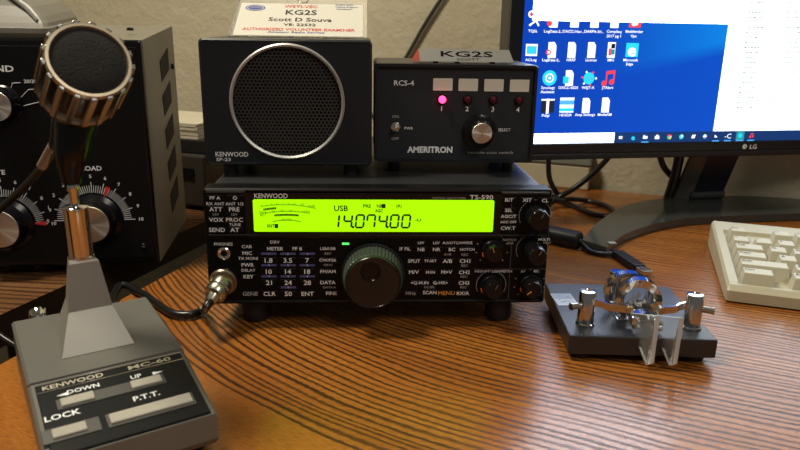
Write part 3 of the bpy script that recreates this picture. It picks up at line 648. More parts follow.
b = MB(); q = PA(31, 81.2); b.text('20/30', (q.x, fy-.0014, q.z), X_, Z_, .003, WHITE, bold=.02)
for pts in (((7, 96), (11, 91), (13, 83), (21, 82.5)), ((18, 101), (29, 89.5), (41, 88.5)), ((23, 106), (43, 101)), ((2, 93), (-3, 82)), ((-12, 93), (-22, 84))):
    P_ = [PA(*p) for p in pts]; MB().tube([(p.x, fy-.0016, p.z) for p in P_], .0003, WHITE, 5, 1).build('scale_line', am)
b.build('dial_label', am)
# grey device on the amplifier
GD = mat('grey_device_plastic', (.19, .18, .155), .4, grain=.0001, gs=700, var=.08)
gd = thing('desk_meter_case', (0, 0, AZ1), rad(5), 'grey plastic case with a curved shoulder and sloping window, on top of the amplifier', 'device case')
gr = toloc(am, on(47, 27, AC, AN))
base = mw(am) @ V((gr.x-.10, fy+.050, 0)); gd.location = (base.x, base.y, AZ1+.0003)
def ramp_z(y_): return .0118*(y_+.050-.0045)/(ad-.0045)
b = MB()
def loft(b, secs, m, smooth=False):
    n = len(secs[0]); vs = [p for s_ in secs for p in s_]
    b.add(vs, [tuple(range(n-1, -1, -1)), tuple(range((len(secs)-1)*n, len(secs)*n))]+[(j*n+i, j*n+(i+1) % n, (j+1)*n+(i+1) % n, (j+1)*n+i) for j in range(len(secs)-1) for i in range(n)], m, smooth)
def gsec(z, xr, yf, yb, xl=-.10, r=.006):
    w_ = xr-xl; h_ = yb-yf; return [(x+(xr+xl)/2, y_+(yf+yb)/2, z+ramp_z(y_+(yf+yb)/2)) for x, y_ in rrect(w_, h_, r, 4)]
secs = [gsec(.0, .097, -.046, .045), gsec(.0045, .100, -.049, .047), gsec(.0085, .1005, -.049, .047), gsec(.0095, .099, -.046, .045), gsec(.0125, .098, -.044, .045), gsec(.018, .094, -.040, .045), gsec(.026, .086, -.034, .045), gsec(.036, .070, -.028, .045), gsec(.050, .050, -.020, .045), gsec(.056, .040, -.014, .045)]
loft(b, secs, GD)
b.build('case', gd)
gg = MB(); 
gg.prism([(-.085, 0), (.058, 0), (.030, .028), (-.085, .028)], V((0, -.0365, .0235)), X_, V((0, .42, .91)), .0012, mat('pale_window', (.42, .43, .41), .12)); gg.build('window', gd, label='pale sloping window')
MB().tube([(.090, -.0425, .0145), (.080, -.037, .0245), (.064, -.031, .037), (.046, -.024, .049)], .0018, GD, 8, 6).build('shoulder_ridge', gd)

# ------------------------------------------------------------------ desk microphone
TH = rad(30.5)
mk = thing('desk_microphone', (-.031, -.126, 0), TH, 'grey desk microphone with wedge base, push buttons and round chrome-ribbed head', 'microphone')
def MW(p): return mw(mk) @ V(p)
hw = .0425; yF, yS, yR = -.0765, -.016, .0735; zR, zS, zF = .0445, .0402, .0275
b = MB()
sec = lambda x: [(x, yF+.003, .0085), (x, yF, .013), (x, yF+.001, zF), (x, yS, zS), (x, yS+.0002, zS+.0012), (x, yR-.002, zR), (x, yR, zR-.004), (x, yR, .0085)]
loft(b, [[(hw-.0015 if 0 else -hw, q[1]+.001, q[2]-.0015 if q[2] > .01 else q[2]) for q in sec(0)], sec(-hw+.0015), sec(hw-.0015), [(hw, q[1]+.001, q[2]-.0015 if q[2] > .01 else q[2]) for q in sec(0)]], GREY)
b.build('base', mk)
for sx in (-1, 1):
    for yy in (-.058, .058): MB().cyl((sx*.033, yy, 0), (sx*.033, yy, .0095), .006, RUB, 18).build('rubber_foot', mk)
sl = V((0, yF-yS, zF-zS)).normalized()                 # down the slope
eyp = -sl; nzp = X_.cross(eyp)
def PM(px, py, lift=0.):
    p = mw(mk) @ V((0, yS, zS+lift)); n = (mw(mk).to_3x3()) @ nzp; return toloc(mk, on(px, py, p, n))
XM = lambda p, lift=0.: M.Translation(V(p)+nzp*lift) @ M((( 1, eyp.x, nzp.x, 0), (0, eyp.y, nzp.y, 0), (0, eyp.z, nzp.z, 0), (0, 0, 0, 1)))
mid = V((0, (yF+yS)/2, (zF+zS)/2))
b = MB(); b.box((0, -.0004, 0), (.0785, .0570, .0016), mat('mic_panel_black', (.007, .008, .009), .35, spec=.25), .0006, X=XM(mid, .0004))
for py_ in ((0, .0274), (0, .0208)): b.box((0, py_[1], 0), (.078, .0006, .0004), NICKEL, X=XM(mid, .0013))
GOLD = mat('pale_gold_print', (.62, .58, .46), .35, .5)
pm = mid+eyp*.0241
b.text('KENWOOD', pm+X_*-.0205, X_, eyp, .0034, GOLD, w=.031, bold=.02, lift=.0014); b.text('MC-60', pm+X_*.0205, X_, eyp, .0034, GOLD, w=.024, bold=.02, lift=.0014)
for s_, px, py, h_ in (('DOWN', 86, 391.6, .0031), ('UP', 138.5, 379.4, .0031), ('P.T.T.', 149, 399, .0038), ('LOCK', 65.5, 418.5, .0040)):
    b.text(s_, PM(px, py)+eyp*.0012-X_*.001, X_, eyp, h_, WHITE, bold=.02, lift=.0016)
for px, py, sg in ((62.5, 396.8, -1), (158., 374.2, 1)):
    p = PM(px, py); b.add([XM(p, .0014) @ V(q) for q in ((-.003*sg, -.0014, 0), (-.003*sg, .0014, 0), (.003*sg, -.0012 if 0 else 0, 0))], [(0, 1, 2)], WHITE)
b.build('button_panel', mk)
RIBC = mat('rib_nickel', (.42, .41, .39), .22, 1)
RIB = bpy.data.materials.new('ribbed_nickel_key'); RIB.use_nodes = True; t = NT(RIB)
t.b.inputs['Base Color'].default_value = (.70, .67, .58, 1); t.b.inputs['Metallic'].default_value = .45; t.b.inputs['Roughness'].default_value = .4
sep = t.node('ShaderNodeSeparateXYZ'); t.put(sep.inputs[0], t.obj()); t.bump(t.m('SINE', t.m('MULTIPLY', t.m('ADD', sep.outputs[0], sep.outputs[1]), 5500.)), .6, .0004)
SLOT = mat('button_slot', (.085, .083, .078), .4)
def mkey(c, w, h, nm='push_button'):
    MB().box((0, 0, 0), (w, h, .0022), RIB, .0006, X=XM(c, .0021)).build(nm, mk)
c1 = PM(113, 393.5); MB().box((0, 0, 0), (.0560, .0085, .0012), SLOT, .0004, X=XM(c1, .0013)).build('button_slot', mk)
mkey(c1-X_*.0178, .0165, .0064); mkey(c1+X_*.0178, .0165, .0064)
c2 = PM(152, 411.5); MB().box((0, 0, 0), (.0455, .0105, .0012), SLOT, .0004, X=XM(c2, .0013)).build('button_slot', mk); mkey(c2, .0425, .0075, 'talk_button')
c3 = PM(72, 433); MB().box((0, 0, 0), (.0275, .0105, .0012), SLOT, .0004, X=XM(c3, .0013)).build('button_slot', mk); mkey(c3-X_*.001, .0160, .0068, 'lock_button')
b = MB(); cx = -.002
def csec(z, w_, y0, y1): return [(cx-w_, y0, z), (cx+w_, y0, z), (cx+w_*.8, y1, z), (cx-w_*.8, y1, z)]
loft(b, [csec(.040, .0205, .0045, .058), csec(.0425, .0202, .0040, .0575), csec(.0645, .0124, .0180, .046), csec(.0925, .0084, .0235, .0395), csec(.0935, .0076, .0240, .039)], GREYL)
b.build('column', mk)
b = MB(); sy_ = .0315
b.lathe([(.0074, .0930), (.0074, .0945), (.0069, .0950), (.0069, .1245), (.0073, .1252), (.0062, .1262), (.0022, .1266)], CHROME, (cx, sy_, 0), n=32)
b.lathe([(.0026, .124), (.0026, .134), (.0036, .1365), (.0030, .1395), (.0, .141)], CHROME, (cx, sy_, 0), n=20); b.build('stem', mk, label='chrome stem')
hf, hb = aty(89.3, 60.5, -.132), aty(78.5, 90, -.106)
hf, hb = toloc(mk, hf), toloc(mk, hb); axh = (hf-hb).normalized(); Lh = (hf-hb).length
st = V((cx, sy_, .1395))
b = MB(); b.tube([st+V((0, 0, .000)), st+V((0, 0, .007)), st+V((.001, -.002, .019)), hb-axh*.016+V((0, 0, -.010)), hb-axh*.012], lambda t_: .0056+.0110*min(1, t_*1.02)**1.6, BLKS, 24, 6); b.build('swivel_body', mk)
b = MB(); b.lathe([(.012, -.018), (.0175, -.013), (.0200, -.007), (.0208, -.003), (.0208, .001), (.0185, .0015), (.0180, Lh-.002)], mat('head_shell', (.10, .10, .10), .25, .9), hb, axh, 48)
head = b.build('head', mk)
b = MB(); q = axh.to_track_quat('Z', 'Y').to_matrix()
nr = 17
for i in range(nr):
    a = 2*PI*(i+.5)/nr; X = M.Translation(hb) @ (q.to_4x4()) @ M.Rotation(a, 4, 'Z')
    b.box((.0206, 0, Lh*.5+.0006), (.0046, .0036, Lh-.001), RIBC, .0007, X=X)
b.build('rib_cage', head, label='ring of chrome ribs')
b = MB(); b.lathe([(.0180, Lh-.004), (.0208, Lh-.003), (.0214, Lh-.0008), (.0207, Lh+.0012), (.0192, Lh+.0012), (.0184, Lh-.0004)], BRASS, hb, axh, 64); b.lathe([(.0205, .0030), (.0217, .0024), (.0217, .0006), (.0205, .0)], BRASS, hb, axh, 64); b.build('head_ring', head)
MB().lathe([(.0187, Lh-.002), (.0187, Lh-.0003), (.015, Lh+.0010), (.009, Lh+.0016), (0, Lh+.0018)], FOAM, hb, axh, 48).build('foam_windscreen', head)
# short cord from the head to the left, and down behind the base
L_ = lambda px, py, Y: toloc(mk, aty(px, py, Y))
b = MB(); b.tube([L_(56, 120, -.092), L_(53, 146, -.085), L_(46, 162, -.075), L_(25, 186, -.055), L_(0, 209, -.04), L_(-30, 232, -.03), L_(-60, 275, -.03), toloc(mk, (-.155, -.03, .02)), toloc(mk, (-.12, -.045, .004)), V((-.02, .090, .006)), V((-.015, .0735, .010))], .0026, CORD, 12, 6)
b.build('head_cord', mk)
MB().cyl(L_(53, 146, -.085), L_(42, 166, -.073), .0031, mat('tan_boot', (.30, .24, .18), .4), 14).build('cord_boot', mk)
cc = toloc(mk, atz(43, 311, .047))
b = MB(); b.lathe([(.0060, 0), (.0068, .001), (.0068, .009), (.0060, .010), (.0056, .016), (.0, .016)], CHROME, (-.026, yR-.002, .034), (0, .8, .6), 24); b.build('rear_connector', mk, label='chrome connector at the back of the base')
# cord to the radio
mp = V((ms.x, 0, ms.z))+V(tr.location)-V((0, 0, 0)); mp = V((ms.x+o.x, -.004, ms.z))
dp = V((-.38, -.78, -.50)).normalized(); e_ = mp+dp*.0165
pts = [e_, e_+dp*.007, atz(204, 309.5, .006), atz(190, 314.5, .0045), atz(172, 313, .0045), atz(156, 303, .0045), atz(141, 293, .0045), atz(118, 287, .005)]
pts = [toloc(mk, p) for p in pts]+[V((.012, .092, .006)), V((.010, yR-.001, .012))]
b = MB(); b.tube(pts, .0032, CORD, 14, 8); cd = b.build('radio_cord', mk)
b = MB(); l0, ld = toloc(mk, mp), (mw(mk).to_3x3().inverted() @ dp)
b.lathe([(.0080, -.001), (.0084, .001), (.0084, .0045), (.0078, .0052), (.0080, .0066), (.0086, .0070), (.0086, .0115), (.0080, .0123), (.0058, .0130), (.0046, .0175), (.0036, .0195)], mat('nickel_plug', (.50, .48, .40), .3, 1), l0, ld, 36)
b.build('microphone_plug', cd, label='nickel screw-ring plug')
p_ = toloc(mk, atz(206, 308.5, .0075)); p2_ = toloc(mk, atz(201, 311.3, .0062)); MB().cyl(p_, p2_, .0037, mat('grey_tape', (.25, .26, .23), .4), 16).build('tape_band', cd)

# ------------------------------------------------------------------ paddle key
ky = thing('paddle_key', (.3195, -.012, 0), rad(-5), 'chrome morse paddle key on a heavy black base with two clear finger pieces', 'morse key')
g00, g10 = toloc(ky, atz(569.5, 336, .020)), toloc(ky, atz(718, 340, .020)); g11 = toloc(ky, atz(668, 286.5, .020)); g01 = toloc(ky, atz(546, 287, .020))
HB = mat('crackle_black_base', (.012, .014, .019), .36, grain=.0002, gs=700, spec=.8)
kw = g10.x-g00.x; kx0, kx1 = g00.x, g10.x; ky0 = (g00.y+g10.y)/2; ky1 = g11.y
b = MB(); b.box(((kx0+kx1)/2, (ky0+ky1)/2, .0128), (kw, ky1-ky0, .0144), HB, .0008); b.build('base', ky)
for fx in (kx0+.012, kx1-.012):
    for fy_ in (ky0+.012, ky1-.012): MB().lathe([(.0075, 0), (.0085, .002), (.0085, .0058)], RUB, (fx, fy_, 0), n=20).build('rubber_foot', ky)
def KZ(px, py, z=.0202): return toloc(ky, atz(px, py, z))
pc = KZ(564.3, 299.5); ev = (KZ(572, 306.5)-KZ(557, 286.5)); ev.normalize()
b = MB(); ex = V((ev.y, -ev.x, 0)); b.prism([(-.0085, -.0125), (.0085, -.0125), (.0085, .0125), (-.0085, .0125)], (pc.x, pc.y, .0201), ex, ev, .0003, mat('silver_label', (.80, .84, .90), .3, .1))
b.prism([(-.0078, -.0118), (.0078, -.0118), (.0078, -.001), (-.0078, -.001)], (pc.x, pc.y, .0204), ex, ev, .0001, mat('label_blue_grey', (.48, .54, .66), .4))
for i in range(9): b.box((pc.x+random.uniform(-.005, .005), pc.y+random.uniform(-.008, .008), .0206), (.0016, .0005, .0001), mat('label_print', (.12, .14, .2), .5))
b.build('maker_label', ky, label='silver maker label')
# contact posts
def KP(px, py, ply): return toloc(ky, on(px, py, mw(ky) @ V((0, ply, 0)), mw(ky).to_3x3() @ Y_))
pl = KZ(585, 323.5); pr_ = KZ(691, 327)
for nm, p, sg in (('l', pl, -1), ('r', pr_, 1)):
    b = MB(); b.lathe([(.0072, .0202), (.0072, .0212), (.0062, .0220), (.0062, .0455), (.0056, .0465), (.0030, .0470), (.0024, .0462), (0, .0462)], CHROME, (p.x, p.y, 0), n=28); po = b.build('contact_post', ky)
    zz = .0355; c_ = V((p.x, p.y, zz)); dd = V((sg*.93, -.36, 0)).normalized()
    b = MB(); b.cyl(c_+dd*.005, c_+dd*.0135, .0024, NICKEL, 14, bev=.0004); b.cyl(c_+dd*.0125, c_+dd*.0140, .0028, NICKEL, 14); b.build('clamp_screw', po)
# central frame: an upright ring with top yoke
cc = KZ(642, 326); RC = V((cc.x-.001, cc.y+.012, .0365))
b = MB(); yax = V((.10, 1, -.0)).normalized()
def ringy(r_out, r_in, y0, y1, m, c0, n=40, a0=0, a1=360):
    ex = V((yax.y, -yax.x, 0)); vs = []; fs = []
    for i in range(n+1):
        a = rad(a0+(a1-a0)*i/n); d = ex*math.cos(a)+Z_*math.sin(a)
        vs += [c0+d*r_out+yax*y0, c0+d*r_out+yax*y1, c0+d*r_in+yax*y1, c0+d*r_in+yax*y0]
    for i in range(n):
        for k in range(4): fs.append((4*i+k, 4*i+(k+1) % 4, 4*i+4+(k+1) % 4, 4*i+4+k))
    fs += [(3, 2, 1, 0), (4*n, 4*n+1, 4*n+2, 4*n+3)]
    b.add(vs, fs, m)
ringy(.0168, .0108, -.003, .006, CHROME, RC)
ringy(.0176, .0145, .009, .017, CHROME, RC+V((-.006, 0, .000)), a0=-30, a1=210)
for a in (50, 90, 130, 200, 340):
    d = V((math.cos(rad(a)), 0, math.sin(rad(a)))); b.cyl(RC+d*.0140-yax*.005, RC+d*.0140-yax*.002, .0015, NICKEL, 10)
b.box((RC.x, RC.y+.004, .0208), (.030, .016, .0014), CHROME, .0004)
b.build('frame_ring', ky, label='chrome double ring frame')
bp = KZ(615.5, 303); b = MB()
b.lathe([(.0068, .0202), (.0068, .021), (.0056, .022), (.0050, .0430), (.0058, .0438), (.0058, .0455), (.0050, .0462), (0, .0464)], CHROME, (bp.x, bp.y+.004, 0), n=24); rp = b.build('rear_post', ky)
b = MB()
for k in range(3): b.tube([(bp.x-.006+k*.0022, bp.y-.003, .043), (bp.x-.007+k*.0022, bp.y-.0045, .036), (bp.x-.006+k*.002, bp.y-.004, .028)], .0007, NICKEL, 8, 4)
b.build('wire_loop', rp)
# lever arms (cranked) from each post to the ring
lz = .0372
for p, sg in ((pl, 1), (pr_, -1)):
    x_in = RC.x-sg*.0095; b = MB()
    P_ = [V((p.x+sg*.0058, p.y+.001, lz)), V((p.x+sg*.0110, p.y+.0035 if 0 else p.y-.0005, lz-.001)), V((p.x+sg*.0145, p.y-.004, lz-.0015)), V((x_in-sg*.004, RC.y-.0165, lz-.002)), V((x_in+sg*.0125, RC.y-.006, lz-.001))]
    w_, t_ = .0054, .0016; vs = []; fs = []
    for i, q_ in enumerate(P_):
        d = (P_[min(i+1, 4)]-P_[max(i-1, 0)]).normalized(); n_ = V((-d.y, d.x, 0)).normalized()
        vs += [q_+n_*t_/2+Z_*w_/2, q_-n_*t_/2+Z_*w_/2, q_-n_*t_/2-Z_*w_/2, q_+n_*t_/2-Z_*w_/2]
    for i in range(4):
        for k in range(4): fs.append((4*i+k, 4*i+(k+1) % 4, 4*i+4+(k+1) % 4, 4*i+4+k))
    fs += [(3, 2, 1, 0), (16, 17, 18, 19)]
    b.add(vs, fs, CHROME)
    b.cyl(V((x_in-sg*.002, RC.y-.0185, lz-.002)), V((x_in-sg*.001, RC.y-.013, lz-.002)), .0030, mat('aged_brass_screw', (.55, .47, .33), .3, 1), 14, bev=.0005)
    b.cyl(V((x_in+sg*.003, RC.y-.018, lz-.010)), V((x_in+sg*.003, RC.y-.010, lz-.010)), .0022, NICKEL, 12)
    b.build('contact_lever', ky)
b = MB()
for sg in (-1, 1):
    A_ = RC+V((sg*.012, -.010, -.002)); B_ = RC+V((sg*.001, -.004, .007 if sg < 0 else -.006)); d = B_-A_; s1 = d.orthogonal().normalized(); s2 = d.normalized().cross(s1)
    b.tube([A_+d*(i/60)+s1*.0017*math.cos(i*1.05)+s2*.0017*math.sin(i*1.05) for i in range(61)], .0004, NICKEL, 6, 1)
b.build('spring', ky)
# clear finger pieces
CLR = mat('clear_acrylic', (.97, .97, .95), .06, trans=.93); FRO = mat('frosted_acrylic_edge', (.85, .85, .82), .35, trans=.35) 
for i, (qa, qb, qc) in enumerate((((630, 313), (657, 314), (648, 365.5)), ((653, 315), (681, 316), (671, 366)))):
    # upright triangular plate: two top corners and the drooping tip
    xx = KP(652 if i == 0 else 676, 318, ky0+.000).x
    b = MB(); y_b = RC.y-.012; yf = ky0-.004
    top0 = KP(qa[0], qa[1], y_b-.004); top1 = KP(qb[0], qb[1], yf-.004); tip = KP(qc[0], qc[1], yf-.004)
    tip.z = max(tip.z, .004)
    th = V((.0034, .0006, 0)); pl_ = [V((top0.x, y_b-.004, top0.z)), V((top1.x, yf-.006, top1.z-.0005)), V((tip.x+.0010, yf-.0075, tip.z+.002)), V((tip.x-.0008, yf-.006, tip.z)), V((top0.x+.0006, y_b-.005, top0.z-.005))]
    vs = [p-th*.5 for p in pl_]+[p+th*.5 for p in pl_]; n = 5
    b.add(vs, [tuple(range(n-1, -1, -1)), tuple(range(n, 2*n))], CLR); b.add(vs, [(k, (k+1) % n, n+(k+1) % n, n+k) for k in range(n)], FRO); fp = b.build('finger_paddle', ky, label='clear acrylic finger piece')
    b = MB(); p = pl_[0]*.75+pl_[1]*.25+V((0, 0, -.006))
    for k in (0, 1): b.cyl(p+V((-.002, -.001, -.004*k)), p+V((.004, 0, -.004*k)), .0016, NICKEL, 12)
    b.box((p.x-.002, p.y+.008, p.z+.001), (.003, .022, .006), CHROME, .0004); b.build('paddle_screw', ky)

# ------------------------------------------------------------------ monitor
MA = rad(8); mon = thing('computer_monitor', (.582, .365, 0), MA, 'wide black computer monitor on a curved stand, showing a blue desktop and white windows', 'monitor')
MN = V((-math.sin(MA), math.cos(MA), 0)); MP = V((.5, .30, 0))
def PO(px, py, off=0.): return toloc(mon, on(px, py, MP-MN*off, MN))
pl0 = PO(524, 6); s_left = pl0.x; fyM = pl0.y; o_left = PO(511, 0).x; z_scr0 = PO(535, 142.8).z; z_b0 = (PO(540, 159).z+PO(800, 155.5).z)/2
z_scr0 = (PO(614, 142.2).z+PO(800, 140.3).z)/2
Wm = .612; Wscr = Wm-2*(s_left-o_left)+.0; Hscr = Wscr*9/16; s_right = s_left+Wscr
b = MB(); z_t = z_scr0+Hscr+(s_left-o_left)
BZ = mat('glossy_black_bezel', (.010, .011, .016), .18)
b.prism(rrect(Wm, z_t-z_b0, .005), (o_left+Wm/2, fyM+.030, (z_t+z_b0)/2), X_, Z_, .028, BZ)
bw = s_left-o_left
for (x0, x1, z0, z1) in ((o_left, s_left, z_b0, z_t), (s_right, o_left+Wm, z_b0, z_t), (s_left, s_right, z_scr0+Hscr, z_t)):
    b.box(((x0+x1)/2, fyM-.0005, (z0+z1)/2), (x1-x0, .005, z1-z0), BZ, .0008)
zch = z_b0+(z_scr0-z_b0)*.42
b.box(((s_left+s_right)/2, fyM-.0005, (zch+z_scr0)/2), (Wscr+.0002, .005, z_scr0-zch), BZ, .0006)
b.box((o_left+Wm/2, fyM+.003, (z_b0+zch)/2), (Wm-.002, .012, zch-z_b0), mat('bezel_chin', (.016, .016, .020), .35, spec=.3), .002)
b.box((o_left+Wm/2, fyM+.042, .26), (.40, .035, .22), BLK, .012)
b.build('housing', mon)
EM = lambda n_, c, s_=1.: mat(n_, c, .3, emit=s_)
m = bpy.data.materials.new('screen_blue_wallpaper'); m.use_nodes = True; t = NT(m); sep = t.node('ShaderNodeSeparateXYZ'); t.put(sep.inputs[0], t.obj())
pbm = PO(728, 58); xg = t.m('SUBTRACT', sep.outputs[0], s_left); zg = t.m('SUBTRACT', sep.outputs[2], z_scr0)
f1 = t.m('MULTIPLY', xg, 1/(pbm.x-s_left))
b0_ = t.m('SUBTRACT', sep.outputs[2], t.m('ADD', PO(625, 78).z, t.m('MULTIPLY', t.m('SUBTRACT', sep.outputs[0], PO(625, 78).x), .22)))   # beam edge
beam = t.m('MULTIPLY', t.m('SMOOTH_MIN', 1., t.m('MAXIMUM', t.m('MULTIPLY', b0_, 60.), 0.), .1), t.m('POWER', t.m('MAXIMUM', t.m('SUBTRACT', f1, .35), 0.), 1.3))
colr = t.mix(t.m('MULTIPLY', f1, .75), (.0, .055, .50), (.0, .09, .62)); colr = t.mix(beam, colr, (.0, .36, 1.))
t.put(t.b.inputs['Emission Color'], colr); t.b.inputs['Emission Strength'].default_value = 1.0; t.b.inputs['Specular IOR Level'].default_value = .2; t.b.inputs['Base Color'].default_value = (.01, .01, .02, 1); t.b.inputs['Roughness'].default_value = .3
WPAPER = m
SW = EM('screen_white', (.90, .95, 1.), 1.15); SWB = EM('screen_bright_white', (.74, .86, 1.), 8.); SWD = EM('screen_document_white', (.80, .90, 1.), 2.5); SN = EM('screen_navy', (.004, .03, .13)); SC = EM('screen_cyan', (.02, .60, .85)); SR = EM('screen_red', (.85, .05, .06)); SG = EM('screen_grey', (.02, .02, .03), .1); SB = EM('screen_light_blue', (.08, .42, .95)); ST = EM('screen_teal', (.02, .25, .3)); SD = EM('screen_dark', (.01, .015, .03)); SY_ = EM('screen_yellow', (.9, .65, .05)); SGR = EM('screen_green', (.05, .5, .1)); SF = EM('screen_faint_grey', (.05, .06, .07), .1)
lay = lambda k: fyM-.0002-.00012*k
def quad(b, x0, z0, x1, z1, m, k=1): b.add([(x0, lay(k), z0), (x1, lay(k), z0), (x1, lay(k), z1), (x0, lay(k), z1)], [(0, 1, 2, 3)], m)
b = MB(); quad(b, s_left, z_scr0, s_right, z_scr0+Hscr, WPAPER, 0); scr = b.build('screen', mon, label='lit screen with blue wallpaper')
zt_ = z_scr0+(PO(614, 131.8).z-PO(614, 142.2).z)
b = MB(); quad(b, PO(533, 10).x, PO(620, 22).z, PO(728.7, 23).x, z_scr0+Hscr-.004, SWB, 1); b.build('document_window', scr)
b = MB(); x0 = PO(721, 75).x; quad(b, x0, zt_, s_right, z_scr0+Hscr-.004, SWD, 2)
for r_ in range(22):
    if r_ in (1, 4): continue
    yy = 3+r_*5.0
    for cx0, ln in ((742, 14), (771, 26), (801, 12)):
        if cx0 == 801 and r_ % 3: continue
        xs = cx0-(yy-60)*.14*.9; x = PO(xs, yy).x; z = PO(xs, yy+(xs-742)*-.01).z; e = PO(xs+ln, yy).x
        while x < e:
            w_ = random.uniform(.0014, .004); quad(b, x, z, x+w_, z+.0015, SG if r_ in (3, 13, 15) and cx0 == 771 else SF, 3); x += w_+.0011
b.build('document_window', scr)
b = MB(); quad(b, s_left, z_scr0, s_right, zt_, SN, 4); quad(b, s_left, z_scr0+.0004, PO(614, 137).x, zt_-.0001, SWD, 5)
zi = (z_scr0+zt_)/2; u_ = .00098
def disc(b, x, z, r_, m, k, n=18, a0=0, a1=360): b.add([(x, lay(k), z)]+[(x+r_*math.cos(rad(a0+(a1-a0)*i/n)), lay(k), z+r_*math.sin(rad(a0+(a1-a0)*i/n))) for i in range(n+1)], [(0, i+1, i+2) for i in range(n)], m)
tb = [620.5, 633, 645, 656.8, 669, 681, 693, 704.5, 715.7, 727.5, 739.7, 750.8]; r_ = 3*u_
for i, px in enumerate(tb):
    x = PO(px, 136).x
    if i == 0: quad(b, x-r_*.8, zi-r_*.5, x-r_*.2, zi+r_*.6, SW, 6); quad(b, x, zi+.0002, x+r_*.7, zi+r_*.6, SW, 6); quad(b, x, zi-r_*.5, x+r_*.7, zi-.0003, SW, 6)
    elif i == 1: b.text('e', (x, lay(6), zi), X_, Z_, .0062, SC, bold=.03, lift=0)
    elif i == 2: quad(b, x-r_, zi-r_*.6, x+r_, zi+r_*.5, SW, 6); quad(b, x-r_, zi+r_*.5, x-.0004, zi+r_*.8, SW, 6)
    elif i == 3: quad(b, x-r_, zi-r_*.8, x+r_, zi+r_*.4, SW, 6); quad(b, x-r_*.5, zi+r_*.4, x+r_*.5, zi+r_*.9, SW, 6)
    elif i == 4: disc(b, x, zi, r_, SR, 6, a0=30, a1=150); disc(b, x, zi, r_, SGR, 6, a0=150, a1=270); disc(b, x, zi, r_, SY_, 6, a0=-90, a1=30); disc(b, x, zi, r_*.42, SB, 7)
    elif i == 5: disc(b, x, zi, r_, SC, 6); disc(b, x+.0007, zi+.0007, r_*.45, SW, 7)
    elif i == 6: b.add([(x-r_*.9, lay(6), zi-r_*.7), (x+r_*.6, lay(6), zi-r_*.7), (x+r_, lay(6), zi+r_*.7), (x-r_*.5, lay(6), zi+r_*.7)], [(0, 1, 2, 3)], SW)
    elif i == 7: disc(b, x, zi, r_*.9, SB, 6); b.add([(x-r_, lay(7), zi-r_*.4), (x+r_, lay(7), zi), (x-r_*.2, lay(7), zi+r_*.9)], [(0, 1, 2)], SW); disc(b, x+r_*.5, zi-r_*.4, r_*.3, SR, 8)
    elif i == 8: b.add([(x-r_*.7, lay(6), zi+r_*.7), (x-r_*.7, lay(6), zi-r_*.5), (x+r_*.8, lay(6), zi-r_*.5)], [(0, 1, 2)], SW)
    elif i == 9: b.text('-C', (x, lay(6), zi), X_, Z_, .0058, SW, lift=0)
    elif i == 10: quad(b, x-r_*1.9, z_scr0, x+r_*1.9, zt_, ST, 5); disc(b, x, zi+.0004, r_, SC, 6)
    elif i == 11: b.text('\u266b', (x, lay(6), zi), X_, Z_, .0062, SR, bold=.03, lift=0) if 0 else (disc(b, x-r_*.6, zi-r_*.6, r_*.4, SR, 6), disc(b, x+r_*.6, zi-r_*.4, r_*.4, SR, 6), quad(b, x-r_*.4, zi-r_*.6, x-r_*.15, zi+r_*.8, SR, 6), quad(b, x+r_*.75, zi-r_*.4, x+r_*1., zi+r_*.9, SR, 6), quad(b, x-r_*.4, zi+r_*.55, x+r_, zi+r_*.95, SR, 6))
    if i in (2, 8, 9, 10, 11): quad(b, x-r_*1.6, z_scr0, x+r_*1.6, z_scr0+.0011, SB, 7)
b.build('task_bar', scr)
def lb(b, s_, px, py): 
    p = PO(px, py); b.text(s_, (p.x, lay(1), p.z), X_, Z_, .0029, SW, bold=.012, lift=0, w=None)
